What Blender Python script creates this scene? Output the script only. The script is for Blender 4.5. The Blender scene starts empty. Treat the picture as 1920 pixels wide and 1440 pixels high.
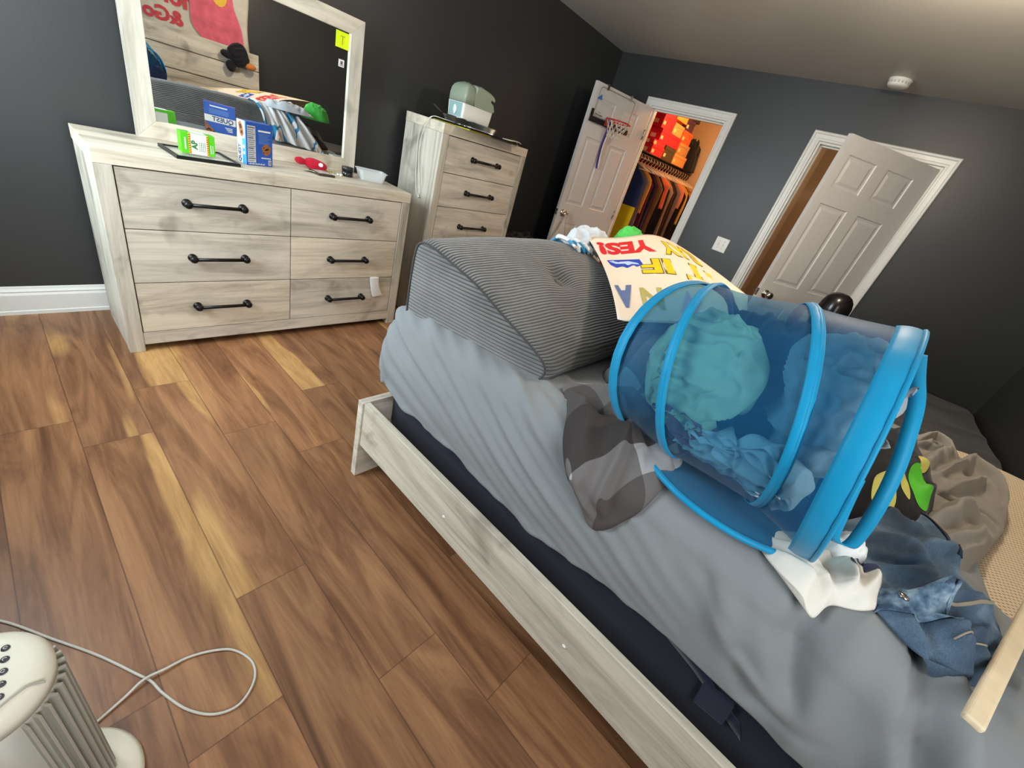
import bpy, math, random
from mathutils import Vector, Matrix, noise

# ------------------------------------------------------------------ camera, light, exposure
SC = bpy.context.scene
COL = SC.collection

cam_data = bpy.data.cameras.new('camera')
cam_data.sensor_width = 36.0
cam_data.lens = 36.0 * 771.28 / 1920.0
cam_data.clip_start = 0.02
cam = bpy.data.objects.new('camera', cam_data)
COL.objects.link(cam)
cam.matrix_world = Matrix(((0.655, 0.210, -0.726, -4.404),
                           (-0.705, 0.515, -0.488, -2.930),
                           (0.271, 0.831, 0.486, 1.377),
                           (0, 0, 0, 1)))
loc_, rot_, _s = cam.matrix_world.decompose()
cam.matrix_world = Matrix.Translation(loc_) @ rot_.normalized().to_matrix().to_4x4()
SC.camera = cam

SC.view_settings.view_transform = 'Standard'
SC.view_settings.look = 'None'
SC.view_settings.gamma = 1.0
SC.view_settings.exposure = 0.45
SC.view_settings.use_curve_mapping = False

world = bpy.data.worlds.new('world')
SC.world = world
world.use_nodes = True
bg = world.node_tree.nodes['Background']
bg.inputs['Color'].default_value = (0.72, 0.86, 1.0, 1)
bg.inputs['Strength'].default_value = 2.5


def area_light(name, loc, target, size, power, color, size_y=None, spread=None):
    d = bpy.data.lights.new(name, 'AREA')
    d.energy = power
    d.color = color
    d.shape = 'RECTANGLE'
    d.size = size
    d.size_y = size_y or size
    if spread:
        d.spread = spread
    o = bpy.data.objects.new(name, d)
    COL.objects.link(o)
    o.location = loc
    o.rotation_euler = (Vector(target) - Vector(loc)).to_track_quat('-Z', 'Y').to_euler()
    return o


# daylight through the left-wall window, plus fill from an added front-wall window
area_light('window_daylight', (-5.10, -0.95, 1.52), (-2.0, -1.05, 0.9), 1.15, 56, (0.84, 0.95, 1.0), 1.25)
area_light('added_front_fill', (-4.45, -4.07, 1.55), (-3.8, -0.5, 0.7), 0.95, 22, (1.0, 0.97, 0.93), 1.25)  # fill added to brighten the dresser front


def point_light(name, loc, power, color, radius=0.06):
    d = bpy.data.lights.new(name, 'POINT')
    d.energy = power
    d.color = color
    d.shadow_soft_size = radius
    o = bpy.data.objects.new(name, d)
    COL.objects.link(o)
    o.location = loc
    return o


point_light('ceiling_lamp_bulb', (-2.05, -2.75, 2.22), 34, (1.0, 0.84, 0.66), 0.07)
point_light('closet_bulb', (1.05, -1.0, 2.30), 32, (1.0, 0.52, 0.20), 0.05)
point_light('hall_bulb', (1.3, -3.2, 2.1), 16, (1.0, 0.74, 0.50), 0.08)


# ------------------------------------------------------------------ materials
def lin(c):
    return c / 12.92 if c <= 0.04045 else ((c + 0.055) / 1.055) ** 2.4


def S(r, g, b):
    return (lin(r / 255), lin(g / 255), lin(b / 255), 1.0)


class NT:
    def __init__(self, name):
        self.m = bpy.data.materials.new(name)
        self.m.use_nodes = True
        self.t = self.m.node_tree
        self.b = self.t.nodes['Principled BSDF']
        self.out = self.t.nodes['Material Output']

    def n(self, kind, **kw):
        nd = self.t.nodes.new('ShaderNode' + kind)
        for k, v in kw.items():
            if k.startswith('i_'):
                nd.inputs[k[2:].replace('_', ' ')].default_value = v
            elif k.startswith('n_'):
                nd.inputs[int(k[2:])].default_value = v
            else:
                setattr(nd, k, v)
        return nd

    def l(self, a, b):
        self.t.links.new(a, b)

    def math(self, op, a, b=None, c=None):
        nd = self.n('Math', operation=op)
        for i, v in enumerate((a, b, c)):
            if v is None:
                continue
            if isinstance(v, (int, float)):
                nd.inputs[i].default_value = v
            else:
                self.l(v, nd.inputs[i])
        return nd.outputs[0]

    def ramp(self, fac, stops, interp='LINEAR'):
        nd = self.n('ValToRGB')
        cr = nd.color_ramp
        cr.interpolation = interp
        while len(cr.elements) < len(stops):
            cr.elements.new(0.5)
        for e, (p, c) in zip(cr.elements, stops):
            e.position = p
            e.color = c
        self.l(fac, nd.inputs[0])
        return nd.outputs[0]

    def mix(self, fac, a, b, mode='MIX'):
        nd = self.n('Mix', data_type='RGBA', blend_type=mode)
        for i, v in ((0, fac), (6, a), (7, b)):
            if isinstance(v, (int, float, tuple)):
                nd.inputs[i].default_value = v
            else:
                self.l(v, nd.inputs[i])
        return nd.outputs[2]

    def coord(self, scale=(1, 1, 1), kind='Object', rot=(0, 0, 0), loc=(0, 0, 0)):
        tc = self.n('TexCoord')
        mp = self.n('Mapping')
        mp.inputs['Scale'].default_value = scale
        mp.inputs['Rotation'].default_value = rot
        mp.inputs['Location'].default_value = loc
        self.l(tc.outputs[kind], mp.inputs['Vector'])
        return mp.outputs[0]

    def noise(self, vec, scale, detail=4, rough=0.55, dist=0.0):
        nd = self.n('TexNoise')
        nd.inputs['Scale'].default_value = scale
        nd.inputs['Detail'].default_value = detail
        nd.inputs['Roughness'].default_value = rough
        nd.inputs['Distortion'].default_value = dist
        self.l(vec, nd.inputs['Vector'])
        return nd.outputs[0]

    def bump(self, height, strength=0.2, dist=0.01):
        nd = self.n('Bump')
        nd.inputs['Strength'].default_value = strength
        nd.inputs['Distance'].default_value = dist
        self.l(height, nd.inputs['Height'])
        self.l(nd.outputs[0], self.b.inputs['Normal'])

    def base(self, v):
        if isinstance(v, tuple):
            self.b.inputs['Base Color'].default_value = v
        else:
            self.l(v, self.b.inputs['Base Color'])

    def set(self, **kw):
        for k, v in kw.items():
            self.b.inputs[k.replace('_', ' ')].default_value = v
        return self


def plain(name, col, rough=0.55, metal=0.0, spec=0.5, var=0.04, scale=30, **kw):
    t = NT(name)
    v = t.coord()
    nz = t.noise(v, scale, 3)
    hi = tuple(min(1, c * (1 + var)) for c in col[:3]) + (1,)
    lo = tuple(c * (1 - var * 2) for c in col[:3]) + (1,)
    t.base(t.ramp(nz, [(0.3, lo), (0.7, hi)]))
    t.set(Roughness=rough, Metallic=metal)
    t.b.inputs['Specular IOR Level'].default_value = spec
    for k, x in kw.items():
        t.b.inputs[k.replace('_', ' ')].default_value = x
    return t.m


def fabric(name, col, weave=900, var=0.10, rough=0.9, bump=0.12, mottled=9):
    t = NT(name)
    v = t.coord()
    nz = t.noise(v, mottled, 5)
    hi = tuple(min(1, c * (1 + var)) for c in col[:3]) + (1,)
    lo = tuple(c * (1 - var) for c in col[:3]) + (1,)
    t.base(t.ramp(nz, [(0.3, lo), (0.7, hi)]))
    t.set(Roughness=rough)
    t.b.inputs['Specular IOR Level'].default_value = 0.2
    t.b.inputs['Sheen Weight'].default_value = 0.15
    t.bump(t.noise(v, weave, 2), bump, 0.002)
    return t.m


def grey_wood(name, axis, tint=(1, 1, 1), seed=0.0):
    """whitewashed oak laminate; the grain runs along the given axis"""
    t = NT(name)
    sc = [7.0, 7.0, 7.0]
    sc[axis] = 0.9
    v = t.coord(tuple(sc), loc=(seed, seed * 1.7, seed * 0.6))
    sc2 = [60.0, 60.0, 60.0]
    sc2[axis] = 2.5
    v2 = t.coord(tuple(sc2))
    big = t.noise(v, 1.3, 7, 0.62, 1.2)
    fine = t.noise(v2, 1.5, 4, 0.6, 0.2)
    c1 = t.ramp(big, [(0.30, S(158 * tint[0], 150 * tint[1], 138 * tint[2])),
                      (0.42, S(192 * tint[0], 184 * tint[1], 170 * tint[2])),
                      (0.55, S(214 * tint[0], 206 * tint[1], 191 * tint[2])),
                      (0.75, S(224 * tint[0], 216 * tint[1], 202 * tint[2]))])
    c2 = t.ramp(fine, [(0.25, (0.84, 0.83, 0.81, 1)), (0.55, (1, 1, 1, 1))])
    sm = t.noise(t.coord((3, 3, 3), loc=(seed * 3, 0, 1)), 1.6, 3, 0.5, 0.6)
    dark = t.ramp(sm, [(0.28, (0.66, 0.65, 0.64, 1)), (0.40, (1, 1, 1, 1))])
    c = t.mix(1.0, t.mix(1.0, c1, c2, 'MULTIPLY'), dark, 'MULTIPLY')
    t.base(c)
    t.set(Roughness=0.5)
    t.b.inputs['Specular IOR Level'].default_value = 0.35
    t.bump(fine, 0.08, 0.002)
    return t.m


def floor_material():
    t = NT('floor_wood')
    tc = t.n('TexCoord')
    sep = t.n('SeparateXYZ')
    t.l(tc.outputs['Object'], sep.inputs[0])
    PW, PL = 0.206, 1.22
    X = t.math('ADD', sep.outputs[0], 4.390 + 20 * PW)
    row = t.math('FLOOR', t.math('DIVIDE', X, PW))
    fx = t.math('FRACT', t.math('DIVIDE', X, PW))
    wn = t.n('TexWhiteNoise', noise_dimensions='1D')
    t.l(t.math('ADD', row, 0.37), wn.inputs['W'])
    Y = t.math('DIVIDE', t.math('ADD', t.math('ADD', sep.outputs[1], 20.0), t.math('MULTIPLY', wn.outputs[0], PL)), PL)
    colm = t.math('FLOOR', Y)
    fy = t.math('FRACT', Y)
    cmb = t.n('CombineXYZ')
    t.l(row, cmb.inputs[0])
    t.l(colm, cmb.inputs[1])
    wid = t.n('TexWhiteNoise', noise_dimensions='2D')
    t.l(cmb.outputs[0], wid.inputs['Vector'])
    # grain, offset per plank
    off = t.n('VectorMath', operation='MULTIPLY_ADD')
    t.l(wid.outputs['Color'], off.inputs[0])
    off.inputs[1].default_value = (37, 53, 11)
    t.l(tc.outputs['Object'], off.inputs[2])

    def mapped(scale):
        mp = t.n('Mapping')
        mp.inputs['Scale'].default_value = scale
        t.l(off.outputs[0], mp.inputs['Vector'])
        return mp.outputs[0]
    big = t.noise(mapped((9, 1.3, 1)), 1.0, 5, 0.6, 1.4)
    fine = t.noise(mapped((110, 5, 1)), 1.0, 4, 0.6, 0.6)
    sap = t.noise(mapped((5.0, 0.55, 1)), 1.0, 2, 0.4, 0.5)
    base = t.ramp(big, [(0.28, S(98, 64, 42)), (0.42, S(126, 87, 59)), (0.56, S(152, 109, 76)), (0.75, S(176, 130, 90))])
    tone = t.ramp(wid.outputs['Value'], [(0.0, (0.76, 0.74, 0.75, 1)), (0.5, (0.95, 0.94, 0.94, 1)), (1.0, (1.10, 1.06, 1.0, 1))])
    c = t.mix(1.0, base, tone, 'MULTIPLY')
    sapf = t.ramp(sap, [(0.585, (0, 0, 0, 1)), (0.625, (1, 1, 1, 1))])
    sapc = t.ramp(big, [(0.3, S(172, 128, 78)), (0.7, S(206, 164, 106))])
    c = t.mix(t.math('MULTIPLY', sapf, 0.8), c, sapc)
    fc = t.ramp(fine, [(0.25, (0.82, 0.79, 0.77, 1)), (0.6, (1.04, 1.04, 1.04, 1))])
    c = t.mix(1.0, c, fc, 'MULTIPLY')
    # joints
    ex = t.math('MINIMUM', fx, t.math('SUBTRACT', 1.0, fx))
    ey = t.math('MINIMUM', fy, t.math('SUBTRACT', 1.0, fy))
    gx = t.math('LESS_THAN', ex, 0.0075)
    gy = t.math('LESS_THAN', ey, 0.0012)
    gap = t.math('MAXIMUM', gx, gy)
    c = t.mix(t.math('MULTIPLY', gap, 0.55), c, S(52, 30, 20))
    t.base(c)
    r = t.ramp(fine, [(0.2, (0.42, 0.42, 0.42, 1)), (0.8, (0.34, 0.34, 0.34, 1))])
    t.l(r, t.b.inputs['Roughness'])
    t.b.inputs['Specular IOR Level'].default_value = 0.42
    h = t.math('SUBTRACT', t.math('MULTIPLY', fine, 0.25), gap)
    t.bump(h, 0.25, 0.002)
    return t.m


def wall_material(name, col):
    t = NT(name)
    v = t.coord()
    nz = t.noise(v, 1.2, 3)
    lo = tuple(c * 0.93 for c in col[:3]) + (1,)
    t.base(t.ramp(nz, [(0.3, lo), (0.7, col)]))
    t.set(Roughness=0.40)
    t.b.inputs['Specular IOR Level'].default_value = 0.45
    t.bump(t.noise(v, 190, 3), 0.10, 0.003)
    return t.m


MW = wall_material('charcoal_wall_paint', S(53, 54, 54))
MCEIL = wall_material('ceiling_paint', S(196, 194, 184))
MTAN = wall_material('tan_wall_paint', S(196, 168, 138))
MRED = wall_material('red_wall_paint', S(170, 16, 22))
MFLOOR = floor_material()
MTRIM = plain('white_trim_paint', S(226, 226, 220), 0.32, var=0.01)
MDOOR = plain('white_door_paint', S(212, 208, 204), 0.38, var=0.01)
GWX = grey_wood('grey_wood_grain_x', 0)
GWX2 = grey_wood('grey_wood_grain_x_pale', 0, (1.03, 1.02, 1.0), 3.3)
GWZ = grey_wood('grey_wood_grain_z', 2, (0.97, 0.98, 0.98), 5.1)
GWY = grey_wood('grey_wood_grain_y', 1, (0.98, 0.98, 0.97), 7.7)
MBLACKMET = plain('black_metal', S(30, 29, 29), 0.35, 0.6, 0.5, 0.02)
MDARK = plain('dark_gap', S(20, 18, 17), 0.9)
MCHROME = plain('brushed_nickel', S(190, 182, 172), 0.22, 1.0)
MWHITE = plain('white_plastic', S(236, 236, 230), 0.35, var=0.01)
MBLACK = plain('black_plastic', S(22, 22, 24), 0.4)
MCREAMP = plain('cream_plastic', S(226, 220, 200), 0.4, var=0.02)


# ------------------------------------------------------------------ mesh helpers
class MB:
    def __init__(self):
        self.v = []
        self.f = []
        self.mi = []
        self.smooth = []

    def add(self, vs, fs, mi=0, smooth=False):
        o = len(self.v)
        self.v += [tuple(p) for p in vs]
        for f in fs:
            self.f.append(tuple(i + o for i in f))
            self.mi.append(mi)
            self.smooth.append(smooth)
        return self

    def box(self, x0, x1, y0, y1, z0, z1, mi=0):
        if x0 > x1: x0, x1 = x1, x0
        if y0 > y1: y0, y1 = y1, y0
        if z0 > z1: z0, z1 = z1, z0
        return self.add([(x0, y0, z0), (x1, y0, z0), (x1, y1, z0), (x0, y1, z0),
                         (x0, y0, z1), (x1, y0, z1), (x1, y1, z1), (x0, y1, z1)],
                        [(0, 3, 2, 1), (4, 5, 6, 7), (0, 1, 5, 4), (1, 2, 6, 5), (2, 3, 7, 6), (3, 0, 4, 7)], mi)

    def obox(self, c, ax, ay, az, hx, hy, hz, mi=0):
        c, ax, ay, az = Vector(c), Vector(ax).normalized(), Vector(ay).normalized(), Vector(az).normalized()
        vs = []
        for sz in (-1, 1):
            for sx, sy in ((-1, -1), (1, -1), (1, 1), (-1, 1)):
                vs.append(c + ax * hx * sx + ay * hy * sy + az * hz * sz)
        return self.add(vs, [(0, 3, 2, 1), (4, 5, 6, 7), (0, 1, 5, 4), (1, 2, 6, 5), (2, 3, 7, 6), (3, 0, 4, 7)], mi)

    def tube(self, pts, r, seg=10, cap=True, closed=False, mi=0):
        pts = [Vector(p) for p in pts]
        n = len(pts)
        rs = r if isinstance(r, (list, tuple)) else [r] * n
        vs = []
        up = None
        for i in range(n):
            if closed:
                d = pts[(i + 1) % n] - pts[i - 1]
            else:
                d = pts[min(i + 1, n - 1)] - pts[max(i - 1, 0)]
            if d.length < 1e-9:
                d = Vector((0, 0, 1))
            d.normalize()
            if up is None:
                up = Vector((0, 0, 1)) if abs(d.z) < 0.9 else Vector((1, 0, 0))
            a = d.cross(up)
            if a.length < 1e-6:
                a = d.cross(Vector((1, 0.3, 0)))
            a.normalize()
            b = a.cross(d).normalized()
            up = b
            for k in range(seg):
                t = 2 * math.pi * k / seg
                vs.append(pts[i] + a * math.cos(t) * rs[i] + b * math.sin(t) * rs[i])
        fs = []
        m = n if closed else n - 1
        for i in range(m):
            j = (i + 1) % n
            for k in range(seg):
                k2 = (k + 1) % seg
                fs.append((i * seg + k, i * seg + k2, j * seg + k2, j * seg + k))
        self.add(vs, fs, mi, True)
        if cap and not closed:
            o = len(self.v) - len(vs)
            self.f.append(tuple(o + k for k in range(seg))); self.mi.append(mi); self.smooth.append(False)
            self.f.append(tuple(o + (n - 1) * seg + seg - 1 - k for k in range(seg))); self.mi.append(mi); self.smooth.append(False)
        return self

    def lathe(self, prof, c, axis=(0, 0, 1), seg=32, mi=0, smooth=True, flat=()):
        """prof: list of (radius, height along axis)"""
        ax = Vector(axis).normalized()
        u = ax.cross(Vector((0, 0, 1)) if abs(ax.z) < 0.9 else Vector((1, 0, 0))).normalized()
        w = ax.cross(u)
        c = Vector(c)
        vs = []
        for r, h in prof:
            for k in range(seg):
                t = 2 * math.pi * k / seg
                vs.append(c + ax * h + (u * math.cos(t) + w * math.sin(t)) * max(r, 1e-5))
        fs = []
        for i in range(len(prof) - 1):
            for k in range(seg):
                k2 = (k + 1) % seg
                fs.append((i * seg + k, i * seg + k2, (i + 1) * seg + k2, (i + 1) * seg + k))
        return self.add(vs, fs, mi, smooth)

    def grid(self, fn, nu, nv, mi=0, smooth=True, wrap_u=False):
        vs = [fn(i / nu, j / nv) for j in range(nv + 1) for i in range(nu + (0 if wrap_u else 1))]
        w = nu if wrap_u else nu + 1
        fs = []
        for j in range(nv):
            for i in range(nu):
                i2 = (i + 1) % w
                fs.append((j * w + i, j * w + i2, (j + 1) * w + i2, (j + 1) * w + i))
        return self.add(vs, fs, mi, smooth)

    def prism(self, outline, fn, d0, d1, mi=0):
        """outline in 2-D, fn(a, b, d) -> 3-D"""
        n = len(outline)
        vs = [fn(a, b, d0) for a, b in outline] + [fn(a, b, d1) for a, b in outline]
        fs = [tuple(range(n - 1, -1, -1)), tuple(range(n, 2 * n))]
        for i in range(n):
            j = (i + 1) % n
            fs.append((i, j, n + j, n + i))
        return self.add(vs, fs, mi)


def root_shift(parent):
    p = parent
    while p is not None and p.parent is not None:
        p = p.parent
    return Vector(p.location) if p is not None else Vector((0, 0, 0))


def obj(name, mb, mats, parent=None, bevel=0.0, solid=0.0, sub=0, label=None, base=False, local=False, seg=2, flip=False):
    if not isinstance(mats, (list, tuple)):
        mats = [mats]
    sh = Vector((0, 0, 0)) if local else root_shift(parent)
    org = Vector((0, 0, 0))
    if parent is None and base:
        xs = [v[0] for v in mb.v]; ys = [v[1] for v in mb.v]; zs = [v[2] for v in mb.v]
        org = Vector(((min(xs) + max(xs)) / 2, (min(ys) + max(ys)) / 2, min(zs)))
        sh = org
    me = bpy.data.meshes.new(name)
    me.from_pydata([tuple(Vector(p) - sh) for p in mb.v], [], mb.f)
    for m in mats:
        me.materials.append(m)
    for p, mi, s in zip(me.polygons, mb.mi, mb.smooth):
        p.material_index = mi
        p.use_smooth = s
    import bmesh
    bm = bmesh.new()
    bm.from_mesh(me)
    bmesh.ops.recalc_face_normals(bm, faces=bm.faces)
    bm.to_mesh(me)
    bm.free()
    o = bpy.data.objects.new(name, me)
    COL.objects.link(o)
    o.location = org
    if parent is not None:
        o.parent = parent
    if solid:
        m = o.modifiers.new('solid', 'SOLIDIFY')
        m.thickness = solid
        m.offset = 0
    if bevel:
        m = o.modifiers.new('bevel', 'BEVEL')
        m.width = bevel
        m.segments = seg
        m.limit_method = 'ANGLE'
        m.angle_limit = math.radians(40)
    if sub:
        m = o.modifiers.new('sub', 'SUBSURF')
        m.levels = sub
        m.render_levels = sub
    if label:
        o['label'] = label
    return o


def tag(o, label, cat, group=None, kind=None):
    if label: o['label'] = label
    if cat: o['category'] = cat
    if group: o['group'] = group
    if kind: o['kind'] = kind
    return o


def thing(name, loc, label, cat, group=None):
    o = bpy.data.objects.new(name, None)
    o.empty_display_size = 0.05
    COL.objects.link(o)
    o.location = loc
    return tag(o, label, cat, group)


def structure(name, mb, mats, parent=None, **kw):
    o = obj(name, mb, mats, parent, **kw)
    if parent is None:
        o['kind'] = 'structure'
    return o


def text_verts(body, size=1.0, thick=0.0):
    """flat triangles of the built-in font: (verts 2-D, faces)"""
    cu = bpy.data.curves.new('txt', 'FONT')
    cu.body = body
    cu.size = size
    cu.offset = thick
    cu.align_x = 'CENTER'
    cu.align_y = 'CENTER'
    cu.resolution_u = 3
    to = bpy.data.objects.new('txt', cu)
    COL.objects.link(to)
    dg = bpy.context.evaluated_depsgraph_get()
    dg.update()
    me = bpy.data.meshes.new_from_object(to.evaluated_get(dg))
    vs = [(v.co.x, v.co.y) for v in me.vertices]
    fs = [tuple(p.vertices) for p in me.polygons]
    bpy.data.objects.remove(to)
    bpy.data.curves.remove(cu)
    bpy.data.meshes.remove(me)
    return vs, fs


def write(mb, body, size, fn, thick=0.0, mi=0, fit=None):
    """fit=(w,h): stretch the text to that size"""
    vs, fs = text_verts(body, size, thick)
    if not vs:
        return mb
    if fit:
        x0 = min(v[0] for v in vs); x1 = max(v[0] for v in vs)
        y0 = min(v[1] for v in vs); y1 = max(v[1] for v in vs)
        vs = [((x - (x0 + x1) / 2) / (x1 - x0) * fit[0], (y - (y0 + y1) / 2) / (y1 - y0) * fit[1]) for x, y in vs]
    return mb.add([fn(x, y) for x, y in vs], fs, mi)


def frame_fn(o, r, u, n, off=0.0008):
    o, r, u, n = Vector(o), Vector(r), Vector(u), Vector(n)
    return lambda x, y: o + r * x + u * y + n * off


def rect(mb, fn, x0, x1, y0, y1, mi=0):
    return mb.add([fn(x0, y0), fn(x1, y0), fn(x1, y1), fn(x0, y1)], [(0, 1, 2, 3)], mi)


def poly(mb, fn, pts, mi=0):
    return mb.add([fn(x, y) for x, y in pts], [tuple(range(len(pts)))], mi)


def smoothstep(a, b, x):
    t = max(0.0, min(1.0, (x - a) / (b - a)))
    return t * t * (3 - 2 * t)


def catmull(pts, n=8, closed=False):
    pts = [Vector(p) for p in pts]
    out = []
    m = len(pts)
    rng = range(m) if closed else range(m - 1)
    for i in rng:
        p0 = pts[(i - 1) % m] if (closed or i > 0) else pts[0]
        p1 = pts[i]
        p2 = pts[(i + 1) % m]
        p3 = pts[(i + 2) % m] if (closed or i < m - 2) else pts[-1]
        for k in range(n):
            t = k / n
            out.append(0.5 * ((2 * p1) + (-p0 + p2) * t + (2 * p0 - 5 * p1 + 4 * p2 - p3) * t * t + (-p0 + 3 * p1 - 3 * p2 + p3) * t ** 3))
    if not closed:
        out.append(pts[-1])
    return out


def ridge(x, y, z, sx, sy, seed, warp=0.8):
    q = Vector((x * sx + seed, y * sy - seed * 0.7, z * (sx + sy) * 0.3 + seed * 1.3))
    w = Vector((noise.noise(q * 0.6 + Vector((5, 1, 2))), noise.noise(q * 0.6 + Vector((-3, 7, 4))), 0)) * warp
    n = noise.noise(q + w)
    return math.exp(-(n * 4.2) ** 2)


def crumple(outline, z0, height, seed, amp=0.02, scale=14, ang=0.0, stretch=2.2, res=(56, 130), tiltz=None, power=2.2, fan=None):
    """a heap of cloth: closed mesh resting on z0 with folds"""
    ol = catmull([(x, y, 0) for x, y in outline], 10, True)
    cx = sum(p.x for p in ol) / len(ol); cy = sum(p.y for p in ol) / len(ol)
    n = len(ol)
    ca, sa = math.cos(ang), math.sin(ang)
    R = sum(math.hypot(p.x - cx, p.y - cy) for p in ol) / n

    def top(u, v):
        a = u * n
        i = int(a) % n; f = a - int(a)
        p = ol[i].lerp(ol[(i + 1) % n], f)
        wob = 1 + 0.06 * noise.noise(Vector((math.cos(u * 6.283) * 2.2, math.sin(u * 6.283) * 2.2, seed)))
        x = cx + (p.x - cx) * v * wob
        y = cy + (p.y - cy) * v * wob
        h = height * (1 - v ** power) ** 0.75 if v < 1 else 0
        lx = (x * ca + y * sa); ly = (-x * sa + y * ca)
        if fan:
            dx_, dy_ = x - fan[0], y - fan[1]
            lx = math.hypot(dx_, dy_); ly = math.atan2(dy_, dx_) * (0.22 + 0.55 * lx)
        r1 = ridge(lx, ly, h, scale / stretch, scale, seed)
        r2 = ridge(lx, ly, h, scale * 1.3, scale * 2.6 / stretch, seed + 9.1)
        r3 = noise.noise(Vector((x * scale * 0.35, y * scale * 0.35, seed)))
        e = smoothstep(1.0, 0.82, v)
        r4 = ridge(lx, ly, h, scale * 1.1, scale * 3.4 / stretch, seed + 17.3, 1.0)
        d = amp * (1.15 * r1 + 0.5 * r2 + 0.22 * r4 + 0.6 * r3) * (0.25 + 0.75 * e)
        hh = h + d * (e if v > 0.82 else 1)
        z = z0 + max(0.0, hh)
        if tiltz:
            z += tiltz(x, y)
        # horizontal roll of the folds
        x += 0.25 * amp * (r1 - 0.4) * ca * e
        y += 0.25 * amp * (r1 - 0.4) * sa * e
        return (x, y, z)
    mb = MB()
    nu, nv = res[1], res[0]
    mb.grid(lambda u, v: top(u, max(v, 1e-4)), nu, nv, wrap_u=True)
    base = len(mb.v) - nu
    mb.f.append(tuple(base + i for i in range(nu))[::-1]); mb.mi.append(0); mb.smooth.append(False)
    mb.f.append(tuple(range(nu))); mb.mi.append(0); mb.smooth.append(True)
    return mb


def foldsum(x, y, folds):
    """folds: (polyline, amp, width left of it, width right of it)"""
    h = 0.0
    for line, am, wl, wr in folds:
        best = None
        L = 0.0
        tot = 0.0
        for (x0, y0), (x1, y1) in zip(line[:-1], line[1:]):
            seg = math.hypot(x1 - x0, y1 - y0)
            dx, dy = (x1 - x0) / seg, (y1 - y0) / seg
            t = (x - x0) * dx + (y - y0) * dy
            tc = min(seg, max(0.0, t))
            px, py = x - x0 - dx * tc, y - y0 - dy * tc
            d = math.hypot(px, py)
            if best is None or d < best[0]:
                best = (d, dx * (y - y0) - dy * (x - x0), tot + tc)
            tot += seg
        d, sgn, pos = best
        w = wl if sgn > 0 else wr
        if d > 3 * w:
            continue
        end = min(1.0, 0.25 + 3.0 * min(pos, tot - pos) / tot)
        h += am * math.exp(-(d / w) ** 2) * end
    return h


def heap(outline, z0, height, folds, seed, res=(80, 200), power=2.2, noise_amp=0.004, edge=0.08):
    """a pile of cloth with hand-placed folds; closed mesh resting on z0"""
    ol = catmull([(x, y, 0) for x, y in outline], 10, True)
    cx = sum(p.x for p in ol) / len(ol); cy = sum(p.y for p in ol) / len(ol)
    n = len(ol)
    def top(u, v):
        a = u * n
        i = int(a) % n
        p = ol[i].lerp(ol[(i + 1) % n], a - int(a))
        wob = 1 + 0.035 * noise.noise(Vector((p.x * 14, p.y * 14, seed)))
        x = cx + (p.x - cx) * v * wob
        y = cy + (p.y - cy) * v * wob
        e = 1 - v ** 8
        hh = height * (1 - v ** power) ** 0.8 if v < 1 else 0.0
        q = Vector((x, y, seed))
        wx = x + 0.012 * noise.noise(q * 9); wy = y + 0.012 * noise.noise(q * 9 + Vector((4, 4, 4)))
        f = 1.6 * foldsum(wx, wy, folds) + noise_amp * (noise.noise(q * 16) + 1.5 * noise.noise(q * 6))
        rim = 0.006 * (1 - v ** 30)
        return (x, y, z0 + max(0.0, hh + f * e + rim) if v < 1 else z0)
    mb = MB()
    nu, nv = res[1], res[0]
    mb.grid(lambda u, v: top(u, max(v, 1e-4)), nu, nv, wrap_u=True)
    base = len(mb.v) - nu
    mb.f.append(tuple(base + i for i in range(nu))[::-1]); mb.mi.append(0); mb.smooth.append(False)
    mb.f.append(tuple(range(nu))); mb.mi.append(0); mb.smooth.append(True)
    return mb


rnd = random.Random(7)

# ------------------------------------------------------------------ room shell
H = 2.44
XL, YF = -5.00, -3.97       # left wall, headboard wall
D1 = (-1.285, -0.526)       # closet doorway (y range)
D2 = (-2.880, -2.060)       # hall doorway
DH = 2.06

fl = MB(); fl.box(XL, 2.3, YF, 0.0, -0.05, 0.0)
structure('floor', fl, MFLOOR)
ce = MB(); ce.box(XL - 0.12, 2.3, YF - 0.12, 0.12, H, H + 0.08)
structure('ceiling', ce, MCEIL)
wa = MB(); wa.box(XL, 0.11, 0.0, 0.12, 0, H)
structure('wall_back', wa, MW)
wc = MB()
for x0, x1, z0, z1 in ((XL, -4.92, 0, H), (-3.98, 2.3, 0, H), (-4.92, -3.98, 0, 0.92), (-4.92, -3.98, 2.18, H)):
    wc.box(x0, x1, YF - 0.12, YF, z0, z1)
structure('wall_front', wc, MW)
wb = MB()
for y0, y1, z0, z1 in ((D1[1], 0.0, 0, H), (D2[1], D1[0], 0, H), (YF, D2[0], 0, H), (D1[0], D1[1], DH, H), (D2[0], D2[1], DH, H)):
    wb.box(0.0, 0.11, y0, y1, z0, z1)
structure('wall_right', wb, MW)
wl = MB()
W1 = (-1.55, -0.35, 0.92, 2.12)
for y0, y1, z0, z1 in ((W1[1], 0.0, 0, H), (YF, W1[0], 0, H), (W1[0], W1[1], 0, W1[2]), (W1[0], W1[1], W1[3], H)):
    wl.box(XL - 0.12, XL, y0, y1, z0, z1)
structure('wall_left', wl, MW)
W2 = (-4.92, -3.98, 0.92, 2.18)
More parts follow.
